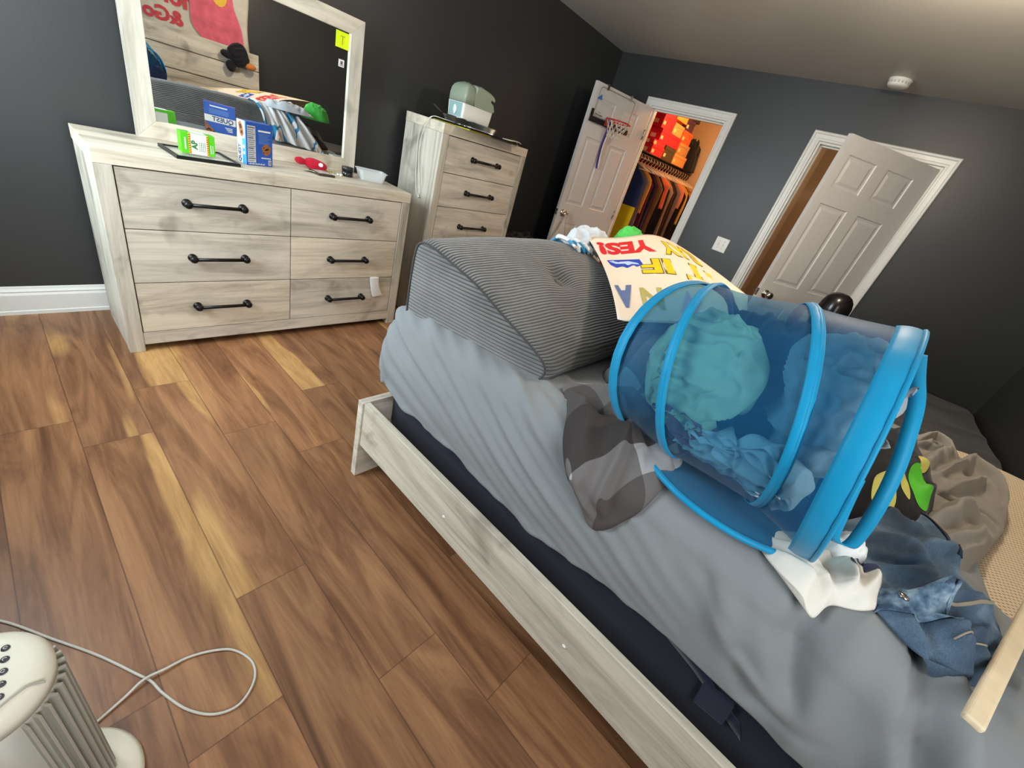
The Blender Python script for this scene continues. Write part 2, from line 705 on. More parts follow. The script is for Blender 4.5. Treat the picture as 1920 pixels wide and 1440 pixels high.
def window(name, w, fn):
    """fn(a, b, c) maps (along wall, out of wall, height) to the room"""
    a0, a1, z0, z1 = w
    t = 0.05
    def bx(mb, p0, p1, d0, d1, h0, h1):
        q0, q1 = fn(p0, d0, h0), fn(p1, d1, h1)
        mb.box(q0[0], q1[0], q0[1], q1[1], q0[2], q1[2])
    fr = MB()
    for p in ((a0, a1, z0, z0 + t), (a0, a1, z1 - t, z1), (a0, a0 + t, z0 + t, z1 - t), (a1 - t, a1, z0 + t, z1 - t)):
        bx(fr, p[0], p[1], -0.10, -0.04, p[2], p[3])
    bx(fr, a0 + t, a1 - t, -0.10, -0.05, (z0 + z1) / 2 - 0.02, (z0 + z1) / 2 + 0.02)
    o = structure(name, fr, MTRIM, bevel=0.004)
    for p in ((a0 - 0.07, a1 + 0.07, z1, z1 + 0.07), (a0 - 0.07, a1 + 0.07, z0 - 0.07, z0), (a0 - 0.07, a0, z0, z1), (a1, a1 + 0.07, z0, z1)):
        cs = MB(); bx(cs, p[0], p[1], 0.0005, 0.018, p[2], p[3])
        obj('window_casing', cs, MTRIM, o, bevel=0.004)
window('window_1', W1, lambda a, d, h: (XL + d, a, h))
window('added_window_2', W2, lambda a, d, h: (a, YF + d, h))  # unseen window behind the camera, added for the fill light

# closet and hall beyond the two doorways
cl = MB(); cl.box(0.11, 2.3, 0.0, 0.12, 0, H)
structure('wall_closet_left', cl, MRED)
cl = MB(); cl.box(2.1, 2.3, -1.70, 0.0, 0, H)
structure('wall_closet_back', cl, MTAN)
cl = MB(); cl.box(0.11, 2.3, -1.80, -1.70, 0, H)
structure('wall_closet_right', cl, MTAN)
cl = MB(); cl.box(1.9, 2.3, YF, -1.80, 0, H)
structure('wall_hall', cl, MTAN)


def profile_trim(name, prof, path_fn, closed_ends=True):
    """prof: (offset outward, thickness) ; path_fn(offset) -> list of (y, z)"""
    mb = MB()
    rows = [path_fn(w) for w, t in prof]
    n = len(rows[0])
    vs = []
    for (w, t), r in zip(prof, rows):
        for (y, z) in r:
            vs.append((-t, y, z))
    fs = []
    for i in range(len(prof) - 1):
        for k in range(n - 1):
            fs.append((i * n + k, i * n + k + 1, (i + 1) * n + k + 1, (i + 1) * n + k))
    mb.add(vs, fs)
    return structure(name, mb, MTRIM)


CAS = [(0.0, 0.0), (0.0, 0.009), (0.004, 0.012), (0.016, 0.012), (0.019, 0.015), (0.044, 0.016), (0.047, 0.020), (0.052, 0.023), (0.060, 0.023), (0.066, 0.018), (0.066, 0.0)]
for i, (d, cas) in enumerate(((D1, CAS), (D2, CAS))):
    profile_trim('trim_%d' % (i + 1), cas, lambda w, d=d: [(d[1] + w, 0), (d[1] + w, DH + w), (d[0] - w, DH + w), (d[0] - w, 0)])
    # jamb lining with stop
    jb = MB()
    jb.box(0.001, 0.112, d[1] - 0.016, d[1] - 0.0005, 0, DH - 0.0005)
    jb.box(0.001, 0.112, d[0] + 0.0005, d[0] + 0.016, 0, DH - 0.0005)
    jb.box(0.001, 0.112, d[0] + 0.016, d[1] - 0.016, DH - 0.016, DH - 0.0005)
    jb.box(0.045, 0.085, d[1] - 0.028, d[1] - 0.016, 0, DH - 0.016)
    jb.box(0.045, 0.085, d[0] + 0.016, d[0] + 0.028, 0, DH - 0.016)
    jb.box(0.045, 0.085, d[0] + 0.028, d[1] - 0.028, DH - 0.028, DH - 0.016)
    structure('trim_%d' % (i + 3), jb, MTRIM, bevel=0.0015)


def baseboard(name, along, fixed, a0, a1, sgn):
    """profile board 14 cm tall; along = 0 (x) or 1 (y); sgn = direction off the wall"""
    prof = [(0.018, 0.0), (0.018, 0.018), (0.014, 0.021), (0.014, 0.100), (0.010, 0.112), (0.012, 0.118), (0.006, 0.130), (0.004, 0.140), (0.0, 0.142)]
    mb = MB()
    vs = []
    for t, z in prof:
        for a in (a0, a1):
            p = [0, 0, z]
            p[along] = a
            p[1 - along] = fixed + sgn * t
            vs.append(tuple(p))
    fs = [(2 * i, 2 * i + 1, 2 * i + 3, 2 * i + 2) for i in range(len(prof) - 1)]
    mb.add(vs, fs)
    return structure(name, mb, MTRIM)


baseboard('baseboard_back', 0, 0.0, XL, 0.0, -1)
baseboard('baseboard_front', 0, YF, XL, 0.0, 1)
baseboard('baseboard_left', 1, XL, YF, 0.0, 1)
baseboard('baseboard_right', 1, 0.0, D2[1] + 0.066, D1[0] - 0.066, -1)


def door_leaf(W, Ht, T=0.035):
    """six-panel door: x from hinge 0 to W, thickness 0..-T along y, z 0..Ht"""
    xs = [0, 0.155 * W / 0.8, 0.385 * W / 0.8, 0.405 * W / 0.8 + 0.0, 0.5 * W / 0.8, 0.745 * W / 0.8, W]
    a, b, c, d = 0.145 * W / 0.8, 0.365 * W / 0.8, 0.445 * W / 0.8, 0.665 * W / 0.8
    a, b, c, d = 0.150 * W / 0.81, 0.395 * W / 0.81, 0.495 * W / 0.81, 0.742 * W / 0.81
    xs = [0, a, b, c, d, W]
    zs = [0, 0.24, 0.84, 1.02, 1.615, 1.725, 1.925, Ht]
    mb = MB()
    for side, y in ((0, 0.0), (1, -T)):
        s = -1 if side == 0 else 1
        for j in range(len(zs) - 1):
            for i in range(len(xs) - 1):
                x0, x1, z0, z1 = xs[i], xs[i + 1], zs[j], zs[j + 1]
                if i in (1, 3) and j in (1, 3, 5):
                    rings = [(0, 0), (0.006, 0.007), (0.020, 0.008), (0.040, 0.0015)]
                    vs = []
                    for ins, dep in rings:
                        yy = y + s * dep
                        vs += [(x0 + ins, yy, z0 + ins), (x1 - ins, yy, z0 + ins), (x1 - ins, yy, z1 - ins), (x0 + ins, yy, z1 - ins)]
                    fs = []
                    for r in range(3):
                        for k in range(4):
                            k2 = (k + 1) % 4
                            fs.append((r * 4 + k, r * 4 + k2, r * 4 + 4 + k2, r * 4 + 4 + k))
                    fs.append((12, 13, 14, 15))
                    mb.add(vs, fs)
                else:
                    mb.add([(x0, y, z0), (x1, y, z0), (x1, y, z1), (x0, y, z1)], [(0, 1, 2, 3)])
    mb.add([(0, 0, 0), (W, 0, 0), (W, -T, 0), (0, -T, 0), (0, 0, Ht), (W, 0, Ht), (W, -T, Ht), (0, -T, Ht)],
           [(0, 1, 2, 3), (4, 5, 6, 7), (0, 3, 7, 4), (1, 2, 6, 5)])
    return mb


def make_door(name, hinge, free, sgn, W, knob_z=0.925):
    """leaf in its own frame; its +y side faces the side given by sgn"""
    o = obj(name, door_leaf(W, 2.032), MDOOR, local=True)
    o['kind'] = 'structure'
    d = Vector((free[0] - hinge[0], free[1] - hinge[1]))
    o.location = (hinge[0], hinge[1], 0.008)
    o.rotation_euler = (0, 0, math.atan2(d.y, d.x))
    for yy, s in ((0.0, 1), (-0.035, -1)):
        k = MB()
        c = (W - 0.065, yy, knob_z)
        k.lathe([(0.0, 0), (0.033, 0.0), (0.033, 0.004), (0.028, 0.009), (0.012, 0.012), (0.010, 0.028), (0.016, 0.034), (0.027, 0.042), (0.030, 0.053), (0.026, 0.064), (0.014, 0.070), (0.0, 0.071)], c, (0, s, 0), 24)
        obj('door_knob', k, MCHROME, o, local=True)
    lt = MB()
    lt.box(W - 0.0005, W + 0.0015, -0.030, -0.005, knob_z - 0.028, knob_z + 0.028)
    lt.box(W + 0.0015, W + 0.009, -0.023, -0.012, knob_z - 0.009, knob_z + 0.009)
    obj('latch', lt, MCHROME, o, local=True)
    for z in (0.25, 1.02, 1.80):
        h = MB()
        h.tube([(-0.004, 0.006 * sgn - (0.035 if sgn < 0 else 0), z - 0.045), (-0.004, 0.006 * sgn - (0.035 if sgn < 0 else 0), z + 0.045)], 0.006, 8)
        h.box(-0.002, 0.0, -0.030, -0.002, z - 0.044, z + 0.044)
        obj('hinge', h, MCHROME, o, local=True)
    return o


# closet door swings against the back wall, hall door stands half open
A1 = Vector((-0.016, -0.548)); B1 = A1 + Vector((-0.966, 0.259)).normalized() * 0.76
door1 = make_door('door_1', A1, B1, 1, 0.76)
A2 = Vector((-0.014, -2.868)); B2 = Vector((-0.634, -2.345))
door2 = make_door('door_2', A2, B2, -1, 0.81)

# ------------------------------------------------------------------ drawer pulls
def pull(cx, cz, y, L):
    mb = MB()
    h = L / 2
    for s in (-1, 1):
        c = (cx + s * h, y, cz)
        mb.lathe([(0.0, 0.0), (0.0195, 0.0), (0.0195, 0.003), (0.014, 0.007), (0.010, 0.011), (0.010, 0.019), (0.0145, 0.023), (0.0175, 0.030), (0.0155, 0.037), (0.009, 0.042), (0.0, 0.043)], c, (0, -1, 0), 20)
    mb.tube([(cx - h, y - 0.030, cz), (cx + h, y - 0.030, cz)], 0.0085, 12)
    return mb


def drawer(parent, x0, x1, z0, z1, yf, L, hz=None, mat=GWX):
    g = 0.0022
    mb = MB(); mb.box(x0 + g, x1 - g, yf, yf + 0.020, z0 + g, z1 - g)
    d = obj('drawer', mb, mat, parent, bevel=0.0012)
    obj('handle', pull((x0 + x1) / 2, hz if hz else (z0 + z1) / 2, yf, L), MBLACKMET, d)
    return d


# ------------------------------------------------------------------ dresser
dx0, dx1, dyf, dyb, dz = -4.131, -2.626, -0.522, -0.085, 0.925
dr = thing('dresser', ((dx0 + dx1) / 2, (dyf + dyb) / 2, 0), 'wide whitewashed six-drawer dresser with black bar pulls below the mirror', 'dresser')
m = MB(); m.box(dx0, dx1, dyf, dyb, 0.867, dz)
obj('dresser_top', m, GWX2, dr, bevel=0.002)
for x0, x1 in ((dx0, dx0 + 0.060), (dx1 - 0.060, dx1)):
    m = MB(); m.box(x0, x1, dyf, dyf + 0.055, 0, 0.8665)
    obj('corner_post', m, GWZ, dr, bevel=0.002)
for x0, x1 in ((dx0 + 0.003, dx0 + 0.022), (dx1 - 0.022, dx1 - 0.003)):
    m = MB(); m.box(x0, x1, dyf + 0.0555, dyb, 0.0, 0.8665)
    obj('side_panel', m, GWZ, dr, bevel=0.001)
m = MB(); m.box(dx0 + 0.0605, dx1 - 0.0605, dyf + 0.002, dyf + 0.024, 0.038, 0.103)
obj('bottom_rail', m, GWX, dr, bevel=0.0015)
m = MB(); m.box(dx0 + 0.0605, dx1 - 0.0605, dyf + 0.026, dyf + 0.030, 0.103, 0.866)
obj('carcass_front', m, MDARK, dr)
m = MB(); m.box(dx0 + 0.023, dx1 - 0.023, dyb - 0.012, dyb - 0.003, 0.03, 0.866)
obj('carcass_back', m, MDARK, dr)
ys = dyf + 0.003
for j, (z0, z1, hz) in enumerate(((0.6115, 0.864, 0.742), (0.3605, 0.6115, 0.486), (0.104, 0.3605, 0.231))):
    drawer(dr, -4.069, -3.3755, z0, z1, ys, 0.228, hz, GWX2 if j == 2 else GWX)
    drawer(dr, -3.3755, -2.688, z0, z1, ys, 0.228, hz, GWX if j != 1 else GWX2)

# ------------------------------------------------------------------ mirror
MMIR = NT('mirror_silver'); MMIR.base((0.93, 0.95, 0.94, 1)); MMIR.set(Metallic=1.0, Roughness=0.01)
mx0, mx1, mz0, mz1, fw = -3.905, -2.808, 0.9255, 1.727, 0.078
mi_ = thing('mirror', ((mx0 + mx1) / 2, -0.09, 0.9255), 'large rectangular mirror in a whitewashed wood frame standing on the dresser', 'mirror')
YM0, YM1 = -0.122, -0.0855
def mitre(pts):
    mb = MB()
    (o0, o1, i1, i0) = pts
    vs = [(o0[0], YM0, o0[1]), (o1[0], YM0, o1[1]), (i1[0], YM0 + 0.002, i1[1]), (i0[0], YM0 + 0.002, i0[1]),
          (o0[0], YM1, o0[1]), (o1[0], YM1, o1[1]), (i1[0], YM1, i1[1]), (i0[0], YM1, i0[1])]
    mb.add(vs, [(0, 1, 2, 3), (4, 7, 6, 5), (0, 4, 5, 1), (1, 5, 6, 2), (2, 6, 7, 3), (3, 7, 4, 0)])
    return mb
O = [(mx0, mz0), (mx1, mz0), (mx1, mz1), (mx0, mz1)]
I = [(mx0 + fw, mz0 + fw), (mx1 - fw, mz0 + fw), (mx1 - fw, mz1 - fw), (mx0 + fw, mz1 - fw)]
for k in range(4):
    k2 = (k + 1) % 4
    obj('frame_board', mitre((O[k], O[k2], I[k2], I[k])), GWX2 if k in (0, 2) else GWZ, mi_, bevel=0.0015)
m = MB(); m.box(mx0 + fw - 0.004, mx1 - fw + 0.004, -0.106, -0.103, mz0 + fw - 0.004, mz1 - fw + 0.004)
obj('mirror_glass', m, MMIR.m, mi_)
m = MB()
m.box(mx0 + fw + 0.001, mx1 - fw - 0.001, -0.1072, -0.1062, mz0 + fw, mz0 + fw + 0.004)
YG = -0.1068
sn = MB(); sn.box(-2.968, -2.890, YG - 0.0006, YG, 1.566, 1.642)
st = obj('sticky_note', sn, plain('neon_yellow_paper', S(228, 250, 10), 0.6, var=0.01), base=True)
tag(st, 'neon yellow paper note stuck in the top right corner of the mirror', 'note')
mm = MB(); fn = frame_fn((-2.929, YG - 0.0006, 1.606), (1, 0, 0), (0, 0, 1), (0, -1, 0))
rect(mm, fn, -0.001, 0.001, -0.022, 0.012); rect(mm, fn, -0.014, 0.014, 0.014, 0.016)
obj('pen_mark', mm, MBLACK, st)
sn = MB(); sn.box(-2.945, -2.912, YG - 0.0005, YG, 1.478, 1.514)
st2 = obj('sticker', sn, MWHITE, base=True)
tag(st2, 'small white square sticker on the mirror below the yellow note', 'sticker')
mm = MB(); fn = frame_fn((-2.928, YG - 0.0005, 1.498), (1, 0, 0), (0, 0, 1), (0, -1, 0))
rect(mm, fn, -0.007, 0.007, -0.008, 0.008); rect(mm, fn, -0.012, 0.012, -0.014, -0.011)
obj('printed_mark', mm, plain('mauve_print', S(120, 90, 120), 0.6), st2)

# ------------------------------------------------------------------ chest of drawers
cx0, cx1, cyf, cyb, cz = -2.422, -1.572, -0.480, -0.060, 1.372
ch = thing('chest_of_drawers', ((cx0 + cx1) / 2, (cyf + cyb) / 2, 0), 'tall narrow whitewashed five-drawer chest standing right of the dresser', 'chest of drawers')
m = MB(); m.box(cx0, cx1, cyf, cyb, 1.314, cz)
obj('chest_top', m, GWX2, ch, bevel=0.002)
for x0, x1 in ((cx0, cx0 + 0.055), (cx1 - 0.055, cx1)):
    m = MB(); m.box(x0, x1, cyf, cyf + 0.05, 0, 1.3135)
    obj('corner_post', m, GWZ, ch, bevel=0.002)
for x0, x1 in ((cx0 + 0.003, cx0 + 0.022), (cx1 - 0.022, cx1 - 0.003)):
    m = MB(); m.box(x0, x1, cyf + 0.0505, cyb, 0.0, 1.3135)
    obj('side_panel', m, GWZ, ch, bevel=0.001)
m = MB(); m.box(cx0 + 0.0555, cx1 - 0.0555, cyf + 0.002, cyf + 0.024, 0.038, 0.103)
obj('bottom_rail', m, GWX, ch, bevel=0.0015)
m = MB(); m.box(cx0 + 0.0555, cx1 - 0.0555, cyf + 0.026, cyf + 0.030, 0.103, 1.313)
obj('carcass_front', m, MDARK, ch)
m = MB(); m.box(cx0 + 0.023, cx1 - 0.023, cyb - 0.012, cyb - 0.003, 0.03, 1.313)
obj('carcass_back', m, MDARK, ch)
for z0, z1, hz in ((1.087, 1.311, 1.203), (0.865, 1.087, 0.979), (0.605, 0.865, 0.737), (0.350, 0.605, 0.480), (0.104, 0.350, 0.229)):
    drawer(ch, cx0 + 0.056, cx1 - 0.056, z0, z1, cyf + 0.003, 0.253, hz)

# ------------------------------------------------------------------ things on the dresser
DT = 0.9255
# dark document frame lying flat
fa, fb, fc, fd = Vector((-3.868, -0.290, 0)), Vector((-3.852, -0.512, 0)), Vector((-3.598, -0.492, 0)), Vector((-3.616, -0.262, 0))
cen = (fa + fb + fc + fd) / 4
pf = thing('picture_frame', (cen.x, cen.y, DT), 'black rectangular picture frame lying flat under the green box', 'picture frame')
m = MB()
quad = [fa, fb, fc, fd]
inn = [p.lerp(cen, 0.085) for p in quad]
vs = []
for zz, ring in ((DT, quad), (DT + 0.014, quad), (DT + 0.014, inn), (DT + 0.006, inn)):
    vs += [(p.x, p.y, zz) for p in ring]
fs = [(0, 3, 2, 1)]
for r in range(3):
    for k in range(4):
        k2 = (k + 1) % 4
        fs.append((r * 4 + k, r * 4 + k2, r * 4 + 4 + k2, r * 4 + 4 + k))
m.add(vs, fs)
obj('frame_edge', m, MBLACK, pf)
m = MB(); m.add([(p.x, p.y, DT + 0.0075) for p in inn], [(0, 1, 2, 3)])
obj('glass_pane', m, plain('pale_framed_sheet', S(196, 194, 186), 0.12, var=0.02), pf)

# green box
MGREEN = plain('bright_green_card', S(88, 200, 30), 0.4, var=0.03)
MGREEN2 = plain('dark_green_print', S(38, 120, 40), 0.5, var=0.02)
MCARD = plain('white_card', S(238, 240, 236), 0.45, var=0.01)
MYEL = plain('yellow_print', S(240, 210, 60), 0.5, var=0.02)
MREDP = plain('red_print', S(196, 36, 40), 0.5, var=0.02)
gx0, gx1, gy0, gy1, gz0, gz1 = -3.812, -3.682, -0.430, -0.378, DT + 0.0142, DT + 0.1005
gb = thing('snack_box', ((gx0 + gx1) / 2, (gy0 + gy1) / 2, gz0), 'small green and white cardboard snack box standing on the black frame', 'box')
m = MB(); m.box(gx0, gx1, gy0, gy1, gz0, gz1)
obj('carton', m, MGREEN, gb, bevel=0.0015)
m = MB(); fn = frame_fn(((gx0 + gx1) / 2, gy0, (gz0 + gz1) / 2), (1, 0, 0), (0, 0, 1), (0, -1, 0), 0.0006)
rect(m, fn, -0.028, 0.032, -0.0425, 0.0425)
fn2 = frame_fn(((gx0 + gx1) / 2, (gy0 + gy1) / 2, gz1), (1, 0, 0), (0, 1, 0), (0, 0, 1), 0.0006)
rect(m, fn2, -0.028, 0.032, -0.025, 0.025)
fnb = frame_fn(((gx0 + gx1) / 2, gy1, (gz0 + gz1) / 2), (-1, 0, 0), (0, 0, 1), (0, 1, 0), 0.0006)
rect(m, fnb, -0.030, 0.022, -0.0425, 0.030)
obj('white_panel', m, MCARD, gb)
m = MB(); fn = frame_fn(((gx0 + gx1) / 2, gy0, (gz0 + gz1) / 2), (1, 0, 0), (0, 0, 1), (0, -1, 0), 0.0011)
write(m, 'AP', 0.03, lambda x, y: fn(-0.014 - y, -0.004 + x), 0.0012)
for k in range(4):
    for j in range(5):
        rect(m, fn, 0.003 + 0.007 * k, 0.0055 + 0.007 * k, -0.028 + j * 0.008, -0.023 + j * 0.008 + 0.001 * (k % 2))
for j in range(7):
    rect(m, fn, -0.052, -0.046, -0.026 + j * 0.007, -0.0205 + j * 0.007, 1)
for j in range(6):
    rect(m, fn, 0.046, 0.050, -0.030 + j * 0.006, -0.0255 + j * 0.006, 1)
    rect(m, fn, 0.054, 0.057, -0.030 + j * 0.006, -0.0255 + j * 0.006, 1)
obj('lettering', m, [MGREEN2, MCARD], gb)
m = MB()
for s_ in (-0.0335, 0.0355):
    rect(m, fn, s_ - 0.0035, s_ + 0.0035, -0.0425, 0.0425, 0)
    for k in range(9):
        z = -0.040 + k * 0.009
        poly(m, frame_fn(((gx0 + gx1) / 2, gy0, (gz0 + gz1) / 2), (1, 0, 0), (0, 0, 1), (0, -1, 0), 0.0014), [(s_ - 0.0035, z), (s_ + 0.0035, z + 0.003), (s_ + 0.0035, z + 0.007), (s_ - 0.0035, z + 0.004)], 1)
obj('striped_band', m, [MYEL, MREDP], gb)

# blue bar box, standing, slightly turned
MBLUE = plain('royal_blue_card', S(44, 92, 190), 0.35, var=0.03)
MLBLUE = plain('light_blue_card', S(70, 165, 225), 0.4, var=0.03)
MCOOK = plain('cookie_print', S(168, 108, 62), 0.6, var=0.25, scale=160)
MCHOC = plain('chocolate_print', S(70, 36, 20), 0.5, var=0.1)
MNAVYP = plain('navy_print', S(24, 44, 110), 0.5, var=0.02)
qa, qb, qc = Vector((-3.566, -0.395, 0)), Vector((-3.541, -0.403, 0)), Vector((-3.404, -0.360, 0))
rx = (qc - qb).normalized(); L_ = (qc - qb).length
ry = Vector((-rx.y, rx.x, 0)); TK = 0.062
hq = 0.193
bb = thing('bar_box', ((qb + rx * L_ / 2 + ry * TK / 2).x, (qb + rx * L_ / 2 + ry * TK / 2).y, DT), 'blue cardboard snack bar box standing upright with a cookie picture', 'box')
m = MB(); m.obox(qb + rx * L_ / 2 + ry * TK / 2 + Vector((0, 0, DT + hq / 2)), rx, ry, (0, 0, 1), L_ / 2, TK / 2, hq / 2)
obj('carton', m, MBLUE, bb, bevel=0.001)
fc_ = qb + rx * L_ / 2 + Vector((0, 0, DT + hq / 2))
fn = frame_fn(fc_, rx, (0, 0, 1), -ry, 0.0006); fnt = frame_fn(fc_, rx, (0, 0, 1), -ry, 0.0011)
m = MB(); rect(m, fn, -0.066, -0.022, -0.082, 0.082)
obj('nutrition_panel', m, plain('grey_white_print', S(205, 210, 214), 0.5, var=0.02), bb)
m = MB()
for k in range(17):
    z = 0.072 - k * 0.0092
    rect(m, fnt, -0.063, -0.025 - (0.008 if k % 3 else 0), z, z + (0.0022 if k % 5 else 0.004))
rect(m, fnt, 0.046, 0.064, -0.090, -0.066, 1)
for k in range(8):
    rect(m, frame_fn(fc_, rx, (0, 0, 1), -ry, 0.0016), 0.048 + k * 0.002, 0.049 + k * 0.002, -0.088, -0.069)
rect(m, fnt, -0.008, 0.060, 0.060, 0.068, 1)
for k in range(8):
    rect(m, fnt, -0.006, 0.058 - (k % 3) * 0.006, 0.050 - k * 0.006, 0.0522 - k * 0.006, 2)
for j in range(9):
    rect(m, fnt, 0.008 + j * 0.006, 0.0125 + j * 0.006, -0.061, -0.055, 1)
for j in range(12):
    rect(m, fnt, -0.062 + j * 0.0075, -0.0575 + j * 0.0075, -0.0915, -0.0865 + 0.002 * (j % 2), 1)
obj('printed_text', m, [plain('dark_text_print', S(60, 66, 80), 0.6), MCARD, plain('pale_blue_print', S(110, 150, 220), 0.5)], bb)
m = MB()
pts = [(0.036 + 0.026 * math.cos(a) * (1 + 0.06 * math.sin(5 * a)), -0.018 + 0.026 * math.sin(a) * (1 + 0.06 * math.cos(4 * a))) for a in [k * math.pi / 12 for k in range(24)]]
poly(m, fnt, pts, 0)
for k in range(9):
    a = rnd.random() * 6.28; r = 0.02 * rnd.random()
    cx_, cz_ = 0.036 + r * math.cos(a), -0.018 + r * math.sin(a)
    poly(m, frame_fn(fc_, rx, (0, 0, 1), -ry, 0.0016), [(cx_ + 0.004 * math.cos(b), cz_ + 0.0035 * math.sin(b)) for b in (0, 1, 2.2, 3.3, 4.2, 5.3)], 1)
obj('cookie_picture', m, [MCOOK, MCHOC], bb)
# narrow left side (white and light blue, name written upwards)
fs_ = frame_fn(qb + ry * TK / 2 + Vector((0, 0, DT + hq / 2)), -ry, (0, 0, 1), -rx, 0.0006)
fs2 = frame_fn(qb + ry * TK / 2 + Vector((0, 0, DT + hq / 2)), -ry, (0, 0, 1), -rx, 0.0011)
m = MB(); rect(m, fs_, -0.030, 0.030, -0.096, 0.096, 0)
rect(m, fs2, 0.004, 0.030, -0.096, 0.020, 1); rect(m, fs2, 0.024, 0.030, 0.02, 0.096, 1)
obj('side_print', m, [MCARD, MLBLUE], bb)
m = MB(); f3 = frame_fn(qb + ry * TK / 2 + Vector((0, 0, DT + hq / 2)), -ry, (0, 0, 1), -rx, 0.0016)
write(m, 'QUEST', 0.026, lambda x, y: f3(-0.014 - y, -0.052 + x), 0.0006, 0)
poly(m, fs2, [(-0.02, 0.08), (-0.004, 0.092), (0.012, 0.07), (0.018, 0.04), (0.006, 0.022), (-0.008, 0.03), (-0.016, 0.055)], 1)
poly(m, f3, [(-0.012, 0.075), (0.0, 0.08), (0.006, 0.062), (-0.006, 0.055)], 2)
poly(m, f3, [(0.0, 0.052), (0.01, 0.05), (0.008, 0.034), (-0.004, 0.04)], 2)
poly(m, f3, [(0.016 + 0.007 * math.cos(a), -0.045 + 0.007 * math.sin(a)) for a in [k * 0.6 for k in range(10)]], 3)
poly(m, f3, [(0.016 + 0.007 * math.cos(a), -0.018 + 0.009 * math.sin(a)) for a in [k * 0.6 for k in range(10)]], 3)
obj('side_lettering', m, [MNAVYP, MCOOK, MCHOC, MCARD], bb)
# back face, seen in the mirror
fbk = frame_fn(qb + rx * L_ / 2 + ry * TK + Vector((0, 0, DT + hq / 2)), -rx, (0, 0, 1), ry, 0.0006)
fbk2 = frame_fn(qb + rx * L_ / 2 + ry * TK + Vector((0, 0, DT + hq / 2)), -rx, (0, 0, 1), ry, 0.0011)
fbk3 = frame_fn(qb + rx * L_ / 2 + ry * TK + Vector((0, 0, DT + hq / 2)), -rx, (0, 0, 1), ry, 0.0016)
m = MB()
poly(m, fbk, [(-0.0715, 0.004), (0.0715, 0.004), (0.0715, 0.036), (-0.0715, 0.036)], 0)
poly(m, fbk, [(0.0715, 0.004), (0.0715, -0.060), (0.012, -0.060)], 1)
for k in range(12):
    px = 0.03 + 0.038 * rnd.random(); pz = -0.052 + 0.045 * rnd.random()
    if pz < -0.06 + (px - 0.014) * 1.0:
        poly(m, fbk2, [(px + 0.005 * math.cos(b), pz + 0.004 * math.sin(b)) for b in (0, 1.1, 2.2, 3.3, 4.2, 5.3)], 2)
rect(m, fbk, -0.035, 0.045, 0.078, 0.084, 0)
for k in range(5):
    rect(m, fbk, -0.04, 0.05, 0.066 - k * 0.005, 0.068 - k * 0.005, 3)
write(m, 'QUEST', 0.032, lambda x, y: fbk3(-0.012 + x, 0.020 + y), 0.0006, 4)
for j in range(3):
    rect(m, fbk2, -0.055, -0.02 - 0.006 * j, -0.014 - j * 0.008, -0.010 - j * 0.008, 0)
obj('front_print', m, [MCARD, MCOOK, MCHOC, plain('pale_blue_print', S(110, 150, 220), 0.5), MNAVYP], bb)

# red knitted hat with a white emblem
MRK = fabric('red_knit', S(196, 26, 52), 500, bump=0.5)
hat = thing('knit_hat', (-3.13, -0.21, DT), 'crumpled red knitted hat with a white emblem in front of the mirror', 'hat')
def hatfn(u, v):
    a = u * 2 * math.pi; b = v * math.pi
    x = -math.cos(b)
    r = math.sin(b) ** 0.8
    neck = 1 - 0.42 * math.exp(-((x + 0.38) / 0.20) ** 2)
    r *= neck * (0.85 if x < -0.35 else 1)
    rib = 1 + 0.05 * math.sin(a * 14)
    return (-3.135 + 0.082 * x, -0.215 - 0.026 * x + 0.036 * r * math.cos(a) * rib, max(DT, DT + 0.029 + 0.030 * r * math.sin(a) * rib - 0.004 * x))
m = MB(); m.grid(hatfn, 84, 40, wrap_u=True)
obj('knit_body', m, MRK, hat)
m = MB()
c_ = Vector((-3.098, -0.2588, DT + 0.036))
fh = frame_fn(c_, (0.95, -0.28, 0), (0.05, 0.1, 0.99), (-0.2, -0.95, 0.2), 0.002)
poly(m, fh, [(0.013 * math.cos(k * 0.52), 0.011 * math.sin(k * 0.52)) for k in range(12)])
obj('emblem', m, MCARD, hat)

# banknote under the hat
m = MB()
def bill(u, v):
    x = -3.232 + 0.05 * u + 0.088 * v; y = -0.318 + 0.040 * u - 0.062 * v
    return (x, y, DT + 0.0035 + 0.006 * math.sin(v * 3.4) * (1 - u) + 0.002 * math.sin(u * 5))
m.grid(bill, 8, 14)
o = obj('banknote', m, plain('pale_green_note', S(176, 190, 160), 0.7, var=0.12, scale=80), solid=0.0006, base=True)
tag(o, 'creased pale green banknote lying partly under the red hat', 'banknote')

# small frame lying face up
m = MB()
P4 = [Vector((-3.180, -0.285, 0)), Vector((-3.172, -0.392, 0)), Vector((-3.072, -0.386, 0)), Vector((-3.080, -0.262, 0))]
cc = sum(P4, Vector((0, 0, 0))) / 4
sf = thing('photo_frame', (cc.x, cc.y, DT), 'small brown-edged photo frame with a pale face lying beside the red hat', 'picture frame')
vs = [(p.x, p.y, DT) for p in P4] + [(p.x, p.y, DT + 0.012) for p in P4]
m.add(vs, [(0, 3, 2, 1), (4, 5, 6, 7), (0, 1, 5, 4), (1, 2, 6, 5), (2, 3, 7, 6), (3, 0, 4, 7)])
obj('frame_edge', m, plain('dark_brown_wood', S(58, 46, 42), 0.4), sf, bevel=0.002)
m = MB(); ip = [p.lerp(cc, 0.2) for p in P4]
m.add([(p.x, p.y, DT + 0.0127) for p in ip], [(0, 1, 2, 3)])
obj('photo', m, plain('pale_photo', S(206, 202, 196), 0.25, var=0.1, scale=60), sf)

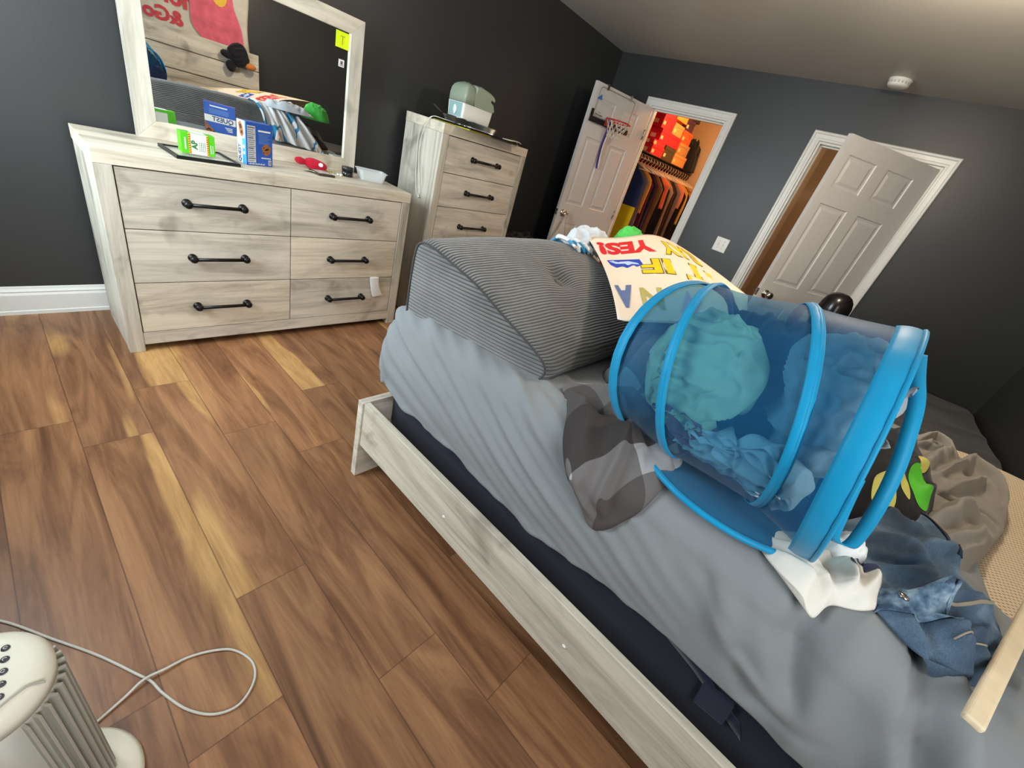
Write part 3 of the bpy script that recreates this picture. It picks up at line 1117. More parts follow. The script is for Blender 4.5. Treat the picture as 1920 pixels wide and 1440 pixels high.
# beads
MGOLD = plain('gold_beads', S(214, 190, 110), 0.25, 0.8)
m = MB()
for k in range(18):
    a = k * 0.35
    c_ = (-3.035 + 0.022 * math.cos(a) + 0.004 * k % 0.01, -0.235 + 0.018 * math.sin(a), DT + 0.004)
    m.lathe([(0, -0.004), (0.0028, -0.0028), (0.004, 0), (0.0028, 0.0028), (0, 0.004)], c_, (0, 0, 1), 8)
o = obj('bead_bracelet', m, MGOLD, base=True)
tag(o, 'small pile of gold beads between the red hat and the black jar', 'bracelet')
m = MB()
for k, (x, y) in enumerate(((-3.010, -0.292), (-2.996, -0.300), (-2.985, -0.286))):
    m.tube([(x, y, DT + 0.006), (x + 0.012, y + 0.006, DT + 0.006)], 0.006, 10)
m.tube(catmull([(-3.010, -0.292, DT + 0.003), (-3.030, -0.31, DT + 0.003), (-3.05, -0.285, DT + 0.003), (-3.02, -0.27, DT + 0.003)], 6), 0.002, 6)
o = obj('earbuds', m, MWHITE, base=True)
tag(o, 'tiny white earbuds lying left of the black jar', 'earbuds')

jar = thing('jar', (-2.930, -0.262, DT), 'small black round jar left of the clear plastic tub', 'jar')
m = MB(); m.lathe([(0, 0), (0.031, 0), (0.033, 0.003), (0.033, 0.030), (0.0, 0.030)], (-2.930, -0.262, DT), (0, 0, 1), 28)
obj('jar_body', m, plain('smoky_black_glass', S(28, 28, 30), 0.15), jar)
m = MB(); m.lathe([(0.0, 0.0302), (0.0345, 0.0302), (0.0345, 0.052), (0.032, 0.054), (0.0, 0.0545)], (-2.930, -0.262, DT), (0, 0, 1), 28)
obj('lid', m, MBLACK, jar)

# translucent tub
MTUB = NT('translucent_plastic')
MTUB.base(S(232, 238, 240)); MTUB.set(Roughness=0.22, Alpha=0.42)
tub = thing('plastic_tub', (-2.775, -0.275, DT), 'translucent rectangular plastic food tub at the right end of the dresser', 'tub')
def tubring(w, h, z, r=0.02):
    pts = []
    for cxs, cys, a0 in ((1, 1, 0), (-1, 1, 90), (-1, -1, 180), (1, -1, 270)):
        for k in range(5):
            a = math.radians(a0 + k * 22.5)
            pts.append(((w / 2 - r) * cxs + r * math.cos(a), (h / 2 - r) * cys + r * math.sin(a)))
    ca, sa = math.cos(-0.22), math.sin(-0.22)
    return [(-2.775 + x * ca - y * sa, -0.275 + x * sa + y * ca, DT + z) for x, y in pts]
m = MB()
rings = [tubring(0.145, 0.088, 0.0), tubring(0.172, 0.112, 0.055), tubring(0.184, 0.124, 0.056), tubring(0.184, 0.124, 0.060), tubring(0.170, 0.110, 0.060), tubring(0.143, 0.086, 0.002)]
vs = [p for r in rings for p in r]; n = 20
fs = [tuple(range(n - 1, -1, -1))]
for i in range(len(rings) - 1):
    for k in range(n):
        fs.append((i * n + k, i * n + (k + 1) % n, (i + 1) * n + (k + 1) % n, (i + 1) * n + k))
fs.append(tuple((len(rings) - 1) * n + k for k in range(n)))
m.add(vs, fs, smooth=False)
obj('tub_body', m, MTUB.m, tub)

# white sock hanging out of the lowest right drawer
def sockfn(u, v):
    # u around, v down
    w = 0.034 + 0.004 * v
    a = u * 2 * math.pi
    x = -2.832 + 0.052 * v * v * 0.8 + w * math.cos(a) * (1 - 0.1 * math.sin(v * 3))
    y = -0.5285 + 0.006 * math.sin(a) - 0.003 * math.sin(v * 3.1)
    z = 0.3675 - 0.142 * v + 0.006 * math.cos(a) * v
    return (x, y, z)
m = MB(); m.grid(sockfn, 24, 14, wrap_u=True)
b0 = len(m.v) - 24
m.f.append(tuple(b0 + k for k in range(24))); m.mi.append(0); m.smooth.append(False)
m.f.append(tuple(range(23, -1, -1))); m.mi.append(0); m.smooth.append(False)
o = obj('sock', m, fabric('white_cotton', S(238, 238, 238), 700), base=True)
tag(o, 'white sock hanging out of the lowest right dresser drawer', 'sock')

# ------------------------------------------------------------------ things on the chest
CT = cz + 0.0005
m = MB(); m.box(-2.30, -2.10, -0.585, -0.20, CT, CT + 0.006)
MYCARD = plain('yellow_card', S(224, 214, 60), 0.5)
o = obj('folder', m, MYCARD, base=True)
m2 = None
tag(o, 'thin yellow folder under the black tray on the chest', 'folder')
tr = thing('tray', (-2.10, -0.40, CT + 0.0065), 'large flat black tray overhanging the front of the tall chest', 'tray')
m = MB()
z0 = CT + 0.0065
m.box(-2.33, -1.775, -0.625, -0.145, z0, z0 + 0.006)
m.box(-2.33, -1.775, -0.625, -0.615, z0 + 0.006, z0 + 0.0085).box(-2.33, -1.775, -0.155, -0.145, z0 + 0.006, z0 + 0.0085)
m.box(-2.33, -2.32, -0.615, -0.155, z0 + 0.006, z0 + 0.0085).box(-1.785, -1.775, -0.615, -0.155, z0 + 0.006, z0 + 0.0085)
obj('tray_board', m, plain('glossy_black', S(20, 20, 21), 0.2), tr, bevel=0.002)
zt = z0 + 0.0065
# foil pan with ribbed walls
MFOIL = plain('aluminium_foil', S(200, 198, 190), 0.28, 1.0, var=0.1, scale=40)
fp = thing('foil_pan', (-2.10, -0.36, zt), 'ribbed aluminium foil pan under the white water jug', 'pan')
m = MB()
def foil(u, v):
    a = u * 2 * math.pi
    rib = 0.0022 * (1 if int(u * 260) % 2 else -1) if 0.1 < v < 0.85 else 0
    k = 0.86 + 0.14 * v
    e = 5.0
    ca, sa = math.cos(a), math.sin(a)
    q = (abs(ca) ** e + abs(sa) ** e) ** (-1 / e)
    X = (0.196 * k + rib) * q * ca; Y = (0.120 * k + rib) * q * sa
    z = 0.040 * min(1, v / 0.9) + 0.0005
    if v > 0.92:
        X *= 1.05; Y *= 1.07; z = 0.0415
    return (-2.10 + X, -0.36 + Y, zt + z)
m.grid(foil, 260, 12, wrap_u=True, smooth=False)
m.f.append(tuple(range(259, -1, -1))); m.mi.append(0); m.smooth.append(False)
obj('pan_body', m, MFOIL, fp)
m = MB()
m.add([(-2.34, -0.33, zt + 0.040), (-2.31, -0.26, zt + 0.046), (-2.37, -0.25, zt + 0.072), (-2.395, -0.31, zt + 0.070)], [(0, 1, 2, 3)])
obj('folded_rim', m, MFOIL, fp, solid=0.001)

# jug / humidifier: white base, translucent sage tank
MTEAL = plain('pale_teal_plastic', S(150, 186, 184), 0.35, var=0.02)
MSAGE = NT('translucent_sage_tank')
MSAGE.base(S(168, 182, 160)); MSAGE.set(Roughness=0.3)
MSAGE.b.inputs['Transmission Weight'].default_value = 0.25
JX0, JX1, JY0, JY1 = -2.268, -2.000, -0.452, -0.282
jz = zt + 0.034
jg = thing('water_jug', ((JX0 + JX1) / 2, (JY0 + JY1) / 2, jz), 'white based humidifier with a translucent grey-green tank on top of the chest', 'humidifier')
def rrect(x0, x1, y0, y1, r, n=5):
    pts = []
    for cx, cy, a0 in ((x1 - r, y1 - r, 0), (x0 + r, y1 - r, 90), (x0 + r, y0 + r, 180), (x1 - r, y0 + r, 270)):
        for k in range(n + 1):
            a = math.radians(a0 + k * 90 / n)
            pts.append((cx + r * math.cos(a), cy + r * math.sin(a)))
    return pts
def loft(rings, cap=True):
    m = MB(); n = len(rings[0])
    vs = [p for r in rings for p in r]
    fs = []
    for i in range(len(rings) - 1):
        for k in range(n):
            fs.append((i * n + k, i * n + (k + 1) % n, (i + 1) * n + (k + 1) % n, (i + 1) * n + k))
    m.add(vs, fs, smooth=True)
    if cap:
        m.f.append(tuple(range(n - 1, -1, -1))); m.mi.append(0); m.smooth.append(False)
        m.f.append(tuple((len(rings) - 1) * n + k for k in range(n))); m.mi.append(0); m.smooth.append(False)
    return m
zb = jz + 0.095
m = loft([[(x, y, z) for x, y in rrect(JX0 + i, JX1 - i, JY0 + i, JY1 - i, 0.012)] for z, i in ((jz, 0.012), (jz + 0.01, 0.006), (zb, 0.0))])
obj('white_base', m, MWHITE, jg)
m = MB()
m.add([(JX0 + 0.0045, JY0 + 0.022, jz + 0.012), (JX0 + 0.0045, JY1 - 0.02, jz + 0.012), (JX0 - 0.001, JY1 - 0.018, zb - 0.004), (JX0 - 0.001, JY0 + 0.018, zb - 0.004)], [(0, 1, 2, 3)])
obj('teal_end_panel', m, MTEAL, jg)
m = MB()
leaf = [(0, -0.028), (0.016, -0.012), (0.020, 0.006), (0.010, 0.022), (0.0, 0.030), (-0.014, 0.020), (-0.018, 0.0), (-0.010, -0.018)]
poly(m, frame_fn((JX0 + 0.001, (JY0 + JY1) / 2, (jz + zb) / 2), (0, -1, 0), (-0.05, 0, 1), (-1, 0, 0), 0.0025), leaf)
obj('leaf_emblem', m, MCARD, jg)
def tank(x0, x1, sx, top):
    prof = [(0, 0, 0), (0.35, 0.0, 0.0), (0.6, 0.004, 0.003), (0.78, 0.014, 0.012), (0.90, 0.030, 0.028), (0.97, 0.048, 0.046), (1.0, 0.070, 0.062)]
    rings = []
    for t, ix, iy in prof:
        rings.append([(x, y, zb + 0.0015 + top * t) for x, y in rrect(x0 + (ix if sx != 1 else ix * 0.3), x1 - (ix if sx != -1 else ix * 0.3), JY0 + iy, JY1 - iy, 0.014)])
    return loft(rings)
obj('tank_lobe', tank(JX0, JX0 + 0.088, -1, 0.118), MSAGE.m, jg)
m = MB()
# main tank with a notch under the spout at its right end; outline in x-z, extruded in y
xa = JX0 + 0.092
out = [(xa, 0.0015), (JX1, 0.0015), (JX1 + 0.002, 0.035), (JX1 - 0.010, 0.048), (JX1 - 0.030, 0.056), (JX1 - 0.034, 0.066), (JX1 - 0.026, 0.071), (JX1 - 0.004, 0.066), (JX1 + 0.004, 0.074), (JX1 - 0.004, 0.086), (JX1 - 0.045, 0.100), (JX1 - 0.11, 0.108), (xa + 0.05, 0.110), (xa + 0.015, 0.106), (xa, 0.096)]
oc = [(p.x, p.y * 1.10) for p in catmull([(a, b, 0) for a, b in out], 4, True)]
rings = []
for yy, k in ((JY0 + 0.002, 0.90), (JY0 + 0.012, 0.965), (JY0 + 0.03, 1.0), (JY1 - 0.03, 1.0), (JY1 - 0.012, 0.965), (JY1 - 0.002, 0.90)):
    mx, mz = (xa + JX1) / 2, 0.0
    rings.append([(mx + (a - mx) * (0.5 + 0.5 * k), yy, zb + max(0.0015, b * k)) for a, b in oc])
obj('tank_body', loft(rings), MSAGE.m, jg)

# cable on the chest side and behind the pan
MCAB = plain('white_cable', S(228, 226, 214), 0.45, var=0.01)
pts = [(-2.20, -0.36, CT + 0.010), (-2.30, -0.40, CT + 0.018), (-2.36, -0.385, CT + 0.018), (-2.415, -0.352, CT + 0.016), (-2.436, -0.325, 1.366), (-2.434, -0.262, 1.309), (-2.433, -0.243, 1.216), (-2.433, -0.258, 1.1), (-2.433, -0.278, 0.999), (-2.433, -0.304, 0.917), (-2.434, -0.333, 0.893), (-2.433, -0.340, 0.927), (-2.433, -0.296, 1.06), (-2.433, -0.272, 1.185), (-2.434, -0.286, 1.287), (-2.436, -0.322, 1.352), (-2.42, -0.345, CT + 0.012), (-2.37, -0.33, CT + 0.020), (-2.25, -0.30, CT + 0.012)]
lc = thing('charging_cable', (-2.43, -0.30, 1.10), 'thin white cable looping down the left side of the tall chest', 'cable')
m = MB(); m.tube(catmull(pts, 8), 0.0018, 8)
obj('cord', m, MCAB, lc)
m = MB(); m.tube([(-2.434, -0.331, 0.893), (-2.434, -0.350, 0.878)], 0.006, 10)
obj('plug', m, MWHITE, lc)
m = MB()
def strapfn(pts, w, nrm, th=0.0012):
    """ribbon along pts with constant width direction nrm"""
    P = catmull(pts, 6); nn = Vector(nrm).normalized()
    mm = MB(); vs = []
    for p in P:
        vs += [p + nn * w / 2, p - nn * w / 2]
    fs = [(2 * i, 2 * i + 1, 2 * i + 3, 2 * i + 2) for i in range(len(P) - 1)]
    mm.add(vs, fs, smooth=True)
    return mm
MCABLE2 = plain('beige_cord', S(200, 186, 166), 0.7)
m.tube(catmull([(-1.94, -0.55, zt + 0.004), (-1.90, -0.58, zt + 0.006), (-1.83, -0.585, zt + 0.012), (-1.76, -0.56, CT + 0.018), (-1.70, -0.47, CT + 0.003), (-1.68, -0.46, CT + 0.003), (-1.74, -0.50, CT + 0.022), (-1.79, -0.54, zt + 0.012), (-1.85, -0.56, zt + 0.010), (-1.93, -0.53, zt + 0.004)], 6), 0.004, 8)
o = obj('shoelace', m, MCABLE2, base=True)
tag(o, 'looped beige cord lying over the right front edge of the black tray', 'cord')

# ------------------------------------------------------------------ wall B fixtures
sw = thing('light_switch', (-0.006, -1.745, 1.06), 'white double toggle switch plate on the dark wall between the two doorways', 'light switch')
m = MB(); m.box(-0.007, -0.0005, -1.806, -1.684, 1.055, 1.180)
obj('cover_plate', m, plain('white_switch_plastic', S(240, 238, 232), 0.3, var=0.01), sw, bevel=0.003)
for y in (-1.768, -1.722):
    m = MB(); m.box(-0.0085, -0.0072, y - 0.006, y + 0.006, 1.105, 1.130); m.box(-0.016, -0.0085, y - 0.004, y + 0.004, 1.118, 1.127)
    obj('toggle', m, MCREAMP, sw, bevel=0.001)
    for z in (1.085, 1.150):
        m = MB(); m.lathe([(0.0, 0.0), (0.003, 0.0), (0.0028, 0.001), (0, 0.0012)], (-0.0072, y, z), (-1, 0, 0), 10)
        obj('screw', m, MCHROME, sw)
MSLOT = plain('grey_slot', S(190, 188, 182), 0.7)
sd = thing('smoke_detector', (-0.27, -2.375, H - 0.045), 'round white smoke detector on the ceiling above the right doorway', 'smoke detector')
m = MB(); m.lathe([(0, 0), (0.068, 0.0), (0.070, -0.010), (0.064, -0.012), (0.062, -0.034), (0.056, -0.042), (0.040, -0.046), (0.0, -0.047)], (-0.27, -2.375, H - 0.0005), (0, 0, 1), 36)
obj('housing', m, MWHITE, sd)
for k in range(18):
    a = k * math.pi / 9
    m = MB(); m.obox((-0.27 + 0.0630 * math.cos(a), -2.375 + 0.0630 * math.sin(a), H - 0.024), (math.cos(a), math.sin(a), 0), (-math.sin(a), math.cos(a), 0), (0, 0, 1), 0.0008, 0.006, 0.006)
    obj('vent_slot', m, MSLOT, sd)
# the ceiling lamp (above the frame)
cl_ = thing('ceiling_lamp', (-2.05, -2.75, 2.38), 'round flush ceiling lamp over the bed', 'ceiling lamp')
m = MB(); m.lathe([(0, 0), (0.10, 0), (0.10, -0.02), (0.05, -0.03), (0.015, -0.035), (0.012, -0.11), (0, -0.11)], (-2.05, -2.75, H - 0.0005), (0, 0, 1), 28)
obj('lamp_base', m, MCHROME, cl_)
MBULB = NT('glowing_bulb'); MBULB.base((1, 0.9, 0.75, 1)); MBULB.b.inputs['Emission Color'].default_value = (1, 0.84, 0.66, 1); MBULB.b.inputs['Emission Strength'].default_value = 12
m = MB(); m.lathe([(0, -0.030), (0.016, -0.026), (0.026, -0.012), (0.028, 0.0), (0.022, 0.016), (0.012, 0.026), (0, 0.028)], (-2.05, -2.75, H - 0.140), (0, 0, 1), 24)
obj('bulb', m, MBULB.m, cl_)

# ------------------------------------------------------------------ hoop on the closet door, in the door's frame
def on_door(empty, door):
    empty.parent = None
    return empty
d1v = (B1 - A1).normalized()
Ux = Vector((d1v.x, d1v.y, 0)); Nx = Vector((-0.259, -0.966, 0)).normalized(); Uz = Vector((0, 0, 1))
def DP(s, z, off):
    """point on the closet door: s from hinge, z height, off from its face"""
    return Vector((A1.x, A1.y, 0)) + Ux * s + Nx * off + Uz * z
hp = thing('basketball_hoop', tuple(DP(0.48, 1.74, 0.02)), 'clear mini basketball hoop hung over the top of the white closet door', 'basketball hoop')
MCLEAR = NT('clear_polycarbonate'); MCLEAR.base(S(225, 228, 222)); MCLEAR.set(Roughness=0.08, Alpha=0.16)
m = MB()
rr = rrect(0.238, 0.742, 1.745, 2.028, 0.03)
m.prism([(a, b) for a, b in rr], lambda a, b, d: DP(a, b, d), 0.016, 0.020)
obj('backboard', m, MCLEAR.m, hp)
m = MB()
# thin dark border and thick black lower band
def band(s0, s1, z0, z1, o0=0.0145, o1=0.0215):
    m.prism([(s0, z0), (s1, z0), (s1, z1), (s0, z1)], lambda a, b, d: DP(a, b, d), o0, o1)
band(0.232, 0.748, 1.742, 1.785); band(0.722, 0.748, 1.785, 1.840)
obj('black_border', m, MBLACK, hp)
m = MB()
ring = rrect(0.262, 0.722, 1.79, 2.012, 0.03)
m.tube([DP(a, b, 0.0215) for a, b in ring], 0.0022, 6, closed=True)
obj('white_line', m, plain('grey_line', S(110, 116, 112), 0.5), hp)
m = MB(); fnd = lambda x, y: DP(x, y, 0.0235)
poly(m, fnd, [(0.690, 1.958), (0.735, 1.918), (0.672, 1.918)], 0)
write(m, 'PRO MINI', 0.03, lambda x, y: DP(0.655 - x * 0.7, 1.806 + y * 0.5, 0.0235), 0.0008, 1)
write(m, 'HOOPS', 0.03, lambda x, y: DP(0.655 - x * 0.4, 1.825 + y * 0.25, 0.0235), 0.0004, 1)
write(m, 'SKLZ', 0.05, lambda x, y: DP(0.330 - x * 0.9, 1.764 + y * 0.55, 0.0235), 0.001, 2)
obj('backboard_print', m, [plain('blue_print', S(40, 110, 190), 0.4), MBLACK, MCARD], hp)
# rim: bracket, ring, springs, net
MORED = plain('red_rim_metal', S(190, 44, 34), 0.35, var=0.03)
rc = DP(0.515, 1.800, 0.150)
m = MB()
m.obox(DP(0.500, 1.785, 0.026), Ux, Nx, Uz, 0.055, 0.004, 0.035)
m.obox(DP(0.505, 1.792, 0.036), Ux, Nx, Uz, 0.040, 0.014, 0.006)
obj('rim_bracket', m, MORED, hp, bevel=0.002)
m = MB()
m.tube([rc + Ux * 0.112 * math.cos(a) + Nx * 0.112 * math.sin(a) for a in [k * math.pi / 20 for k in range(40)]], 0.006, 8, closed=True)
obj('rim', m, MORED, hp)
MNET = plain('white_net_cord', S(228, 222, 206), 0.7)
m = MB()
NN = 12
def netp(k, lev):
    rads = [0.110, 0.092, 0.076, 0.066, 0.062]; hs = [0.004, -0.035, -0.072, -0.105, -0.135]
    a = 2 * math.pi * (k + 0.5 * (lev % 2)) / NN
    return rc + Ux * rads[lev] * math.cos(a) + Nx * rads[lev] * math.sin(a) + Uz * hs[lev]
for k in range(NN):
    for lev in range(4):
        a, b = netp(k, lev), netp(k, lev + 1)
        c = netp(k - 1 if lev % 2 == 0 else k + 1, lev + 1)
        m.tube([a, b], 0.0020, 5); m.tube([a, c], 0.0020, 5)
obj('net', m, MNET, hp)
for s in (0.33, 0.64):
    m = MB()
    m.obox(DP(s, 2.0455, -0.012), Ux, Nx, Uz, 0.012, 0.034, 0.0015)
    m.obox(DP(s, 2.025, 0.022), Ux, Nx, Uz, 0.012, 0.0012, 0.022)
    m.obox(DP(s, 2.022, -0.040), Ux, Nx, Uz, 0.012, 0.0012, 0.025)
    obj('door_hook', m, MCHROME, hp)
# lanyard through the rim
MPUR = fabric('purple_webbing', S(70, 62, 130), 900)
ly = thing('lanyard', tuple(DP(0.45, 1.60, 0.10)), 'purple and white lanyard dangling from the hoop rim', 'lanyard')
Pts = [DP(0.560, 1.79, 0.075), DP(0.540, 1.806, 0.068), DP(0.515, 1.79, 0.05), DP(0.515, 1.72, 0.045), DP(0.51, 1.62, 0.030), DP(0.50, 1.52, 0.026), DP(0.475, 1.40, 0.024)]
mb = strapfn(Pts, 0.028, (Ux + Uz * 0.2)); obj('purple_strap', mb, MPUR, ly, solid=0.0015)
Pts2 = [p + Ux * -0.021 + Nx * 0.004 for p in Pts]
mb = strapfn(Pts2, 0.018, (Ux + Uz * 0.2)); obj('white_strap', mb, fabric('white_webbing', S(224, 224, 230), 900), ly, solid=0.0015)
# plastic bag hanging on the knob
MPLB = NT('thin_plastic_film'); MPLB.base(S(214, 202, 188)); MPLB.set(Roughness=0.3, Alpha=0.6)
kn = DP(0.695, 0.925, 0.055)
def bagfn(u, v):
    a = u * 2 * math.pi
    w = 0.014 + 0.115 * smoothstep(0.12, 1.0, v) ** 0.8 * (1 + 0.12 * noise.noise(Vector((math.cos(a) * 2, math.sin(a) * 2, v * 3))))
    dpt = 0.010 + 0.052 * smoothstep(0.1, 1.0, v)
    pl = 1 + 0.16 * math.sin(a * 9 + v * 4) * (0.4 + 0.6 * (1 - v)) + 0.1 * math.sin(a * 17)
    return kn + Ux * (w * math.cos(a) * pl + 0.02 * v) + Nx * (0.014 + dpt * math.sin(a) * pl * 0.8 + 0.02 * v) + Uz * (0.012 - 0.42 * v + 0.02 * v * math.cos(a * 3))
m = MB(); m.grid(bagfn, 72, 40, wrap_u=True)
b0 = len(m.v) - 72
m.f.append(tuple(b0 + k for k in range(72))); m.mi.append(0); m.smooth.append(True)
o = obj('plastic_bag', m, MPLB.m, base=True)
tag(o, 'crinkled translucent plastic bag hanging from the closet door knob', 'bag')

# dark duffel bag on the floor in the back corner
m = crumple([(-1.45, -0.08), (-0.95, -0.06), (-0.72, -0.10), (-0.72, -0.36), (-1.0, -0.42), (-1.45, -0.38)], 0.0, 0.62, 31, 0.03, 8, 0.2, 2, (40, 90), power=5)
o = obj('duffel_bag', m, fabric('black_nylon', S(22, 21, 22), 500), base=True)
tag(o, 'black slumped duffel bag on the floor between the tall chest and the closet door', 'bag')

# ------------------------------------------------------------------ closet
MDKMET = plain('dark_bronze_metal', S(44, 32, 30), 0.5, 0.0)
cs = thing('closet_shelf', (1.10, -0.17, 1.66), 'dark wire closet shelf with hanging rod along the red wall', 'shelf')
m = MB()
for k in range(11):
    y = -0.02 - k * 0.031
    m.tube([(0.14, y, 1.712), (2.08, y, 1.712)], 0.003, 5)
m.tube([(0.14, -0.345, 1.716), (2.08, -0.345, 1.716)], 0.005, 6).tube([(0.14, -0.345, 1.684), (2.08, -0.345, 1.684)], 0.005, 6)
m.box(0.14, 2.08, -0.335, -0.01, 1.716, 1.7195)
obj('shelf_deck', m, MDKMET, cs)
m = MB(); m.tube([(0.13, -0.335, 1.645), (2.09, -0.335, 1.645)], 0.014, 12)
obj('hanging_rod', m, MDKMET, cs)
for x in (0.5, 1.1, 1.7):
    m = MB(); m.tube([(x, -0.01, 1.40), (x, -0.33, 1.69)], 0.006, 6)
    obj('bracket', m, MDKMET, cs)
SHZ = 1.720
boxes = [
    # x0, x1, y0, y1, level z, h, colour, label
    (0.72, 1.05, SHZ, 0.105, (214, 30, 44), 'red shoe box at the lower left end of the closet shelf'),
    (0.70, 1.03, SHZ + 0.106, 0.045, (210, 40, 60), 'flat red lid box on the lower left red shoe box'),
    (0.80, 1.38, SHZ + 0.152, 0.125, (222, 26, 46), 'wide red shoe box in the middle of the red stack'),
    (0.74, 1.06, SHZ + 0.278, 0.150, (216, 24, 44), 'tall red shoe box above the wide red one'),
    (0.78, 1.02, SHZ + 0.429, 0.125, (214, 40, 56), 'red shoe box at the top of the red stack'),
    (1.06, 1.38, SHZ, 0.150, (70, 60, 34), 'dark olive shoe box at the bottom of the closet shelf'),
    (1.39, 1.80, SHZ, 0.125, (236, 160, 90), 'light orange shoe box at the bottom right of the shelf'),
    (1.40, 1.74, SHZ + 0.126, 0.125, (190, 140, 84), 'tan shoe box above the light orange one'),
    (1.07, 1.36, SHZ + 0.278, 0.120, (228, 150, 86), 'tan-orange shoe box between the red and bright orange ones'),
    (1.37, 1.68, SHZ + 0.252, 0.130, (244, 92, 44), 'bright orange shoe box in the right stack'),
    (1.04, 1.36, SHZ + 0.429, 0.125, (236, 150, 60), 'yellow-orange shoe box at the top of the middle stack'),
    (1.37, 1.62, SHZ + 0.383, 0.125, (66, 34, 60), 'dark purple shoe box above the bright orange one'),
    (1.63, 1.90, SHZ + 0.420, 0.110, (38, 28, 28), 'black shoe box at the top right of the shelf'),
]
MTAGP = plain('box_label_print', S(240, 200, 150), 0.6)
for x0, x1, z, h, c, lab in boxes:
    if z == SHZ + 0.420:
        z = SHZ + 0.383 + 0.126
        x0, x1 = 1.40, 1.72
        h = 0.09
    y0 = -0.335 + 0.01 * rnd.random()
    t = thing('shoe_box', ((x0 + x1) / 2, (y0 - 0.02) / 2, z), lab, 'shoe box', 'shoe boxes on the closet shelf')
    mt = plain('box_card_%d_%d_%d' % c, S(*c), 0.55, var=0.03)
    m = MB(); m.box(x0 + 0.002, x1 - 0.002, y0 + 0.004, -0.02, z + 0.0005, z + h * 0.72)
    obj('carton', m, mt, t)
    m = MB(); m.box(x0, x1, y0, -0.016, z + h * 0.72, z + h - 0.0005)
    obj('lid', m, mt, t, bevel=0.001)
    m = MB(); fnl = frame_fn((x0 + 0.05, y0 + 0.004, z + h * 0.35), (1, 0, 0), (0, 0, 1), (0, -1, 0))
    rect(m, fnl, -0.030, 0.030, -0.018, 0.018)
    fnl = frame_fn((x0 + 0.002, -0.18, z + h * 0.36), (0, -1, 0), (0, 0, 1), (-1, 0, 0))
    rect(m, fnl, 0.02, 0.09, -0.02, 0.02)
    obj('size_label', m, MTAGP, t)

# black bag heap on the right of the shelf and beside the rod
m = crumple([(1.82, -0.04), (2.08, -0.04), (2.08, -0.36), (1.95, -0.40), (1.82, -0.34)], SHZ + 0.0005, 0.30, 41, 0.05, 12, 0.3, 1.5, (30, 60), power=4)
o = obj('backpack', m, fabric('black_bag_cloth', S(24, 24, 30), 300), base=True)
tag(o, 'black bag slumped at the right end of the closet shelf', 'bag')

# caps and shoes to the left on the shelf
for k, (x, z, c, lab) in enumerate(((0.30, SHZ, (196, 150, 120), 'tan sneaker at the left end of the closet shelf'), (0.32, SHZ + 0.115, (40, 36, 50), 'dark cap stacked on the tan sneaker in the closet'), (0.34, SHZ + 0.20, (190, 170, 150), 'pale cap on the dark cap in the closet'))):
    def capf(u, v, x=x, z=z, k=k):
        a = u * 2 * math.pi
        r = math.cos(v * math.pi / 2) ** (0.5)
        rim = 1.0 + (0.55 * max(0, math.cos(a)) ** 3 if v < 0.1 and k else 0)
        return (x + 0.085 * r * math.cos(a) * rim, -0.22 + 0.075 * r * math.sin(a), z + 0.001 + (0.082 if k else 0.108) * math.sin(v * math.pi / 2))
    m = MB(); m.grid(capf, 28, 10, wrap_u=True)
    m.f.append(tuple(range(27, -1, -1))); m.mi.append(0); m.smooth.append(False)
    o = obj('cap' if k else 'sneaker', m, fabric('cap_cloth_%d' % k, S(*c), 400), base=True)
    tag(o, lab, 'cap' if k else 'shoe')

# clothes on hangers
MHANG = plain('pale_plastic_hanger', S(226, 206, 180), 0.4)
def garment(x, col, long, label, tilt, sleeves=True, second=None):
    t = thing('hanging_shirt', (x, -0.335, 1.20), label, 'hanging clothes', 'clothes on hangers in the closet')
    m = MB()
    m.tube(catmull([(x, -0.335 + 0.014, 1.665), (x, -0.335 - 0.004, 1.680), (x, -0.335 - 0.018, 1.668), (x, -0.335 - 0.016, 1.640), (x, -0.335, 1.620), (x, -0.335, 1.600)], 5), 0.0028, 6)
    m.tube([(x, -0.335, 1.602), (x + tilt * 0.3, -0.335 - 0.20, 1.535)], 0.0045, 6).tube([(x, -0.335, 1.602), (x - tilt * 0.3, -0.335 + 0.20, 1.535)], 0.0045, 6)
    m.tube([(x + tilt * 0.3, -0.535, 1.535), (x - tilt * 0.3, -0.135, 1.535)], 0.0035, 6)
    obj('hanger', m, MHANG, t)
    def f(u, v):
        a = u * 2 * math.pi
        ca = math.cos(a); sa = math.sin(a)
        sh = 0.06 + 0.15 * smoothstep(0.0, 0.12, v)
        w = sh + 0.02 * v + 0.006 * math.sin(7 * v + x * 40)
        th = 0.010 + 0.013 * smoothstep(0, 0.3, v)
        y = w * ca
        z = 1.596 - 0.075 * (abs(y) / 0.21) ** 1.2 * (1 - smoothstep(0.1, 0.4, v)) - long * v
        fold = 0.008 * math.sin(a * 5 + x * 60 + v * 2) * smoothstep(0.1, 0.7, v)
        return (x + (th * sa + fold * (1 if sa > 0 else -1) * 0.5) + tilt * y, -0.335 + y, z)
    m = MB(); m.grid(f, 48, 26, wrap_u=True)
    b0 = len(m.v) - 48
    m.f.append(tuple(b0 + k for k in range(48))); m.mi.append(0); m.smooth.append(False)
    m.f.append(tuple(range(47, -1, -1))); m.mi.append(0); m.smooth.append(True)
    for k, fc in enumerate(m.f):
        zc = sum(m.v[i][2] for i in fc) / len(fc)
        if second and zc < second[0]:
            m.mi[k] = 1
    mats = [fabric('garment_%d_%d_%d' % col, S(*col), 300)]
    if second:
        mats.append(fabric('garment2_%d_%d_%d' % second[1], S(*second[1]), 300))
    obj('cloth_body', m, mats, t)
    return t
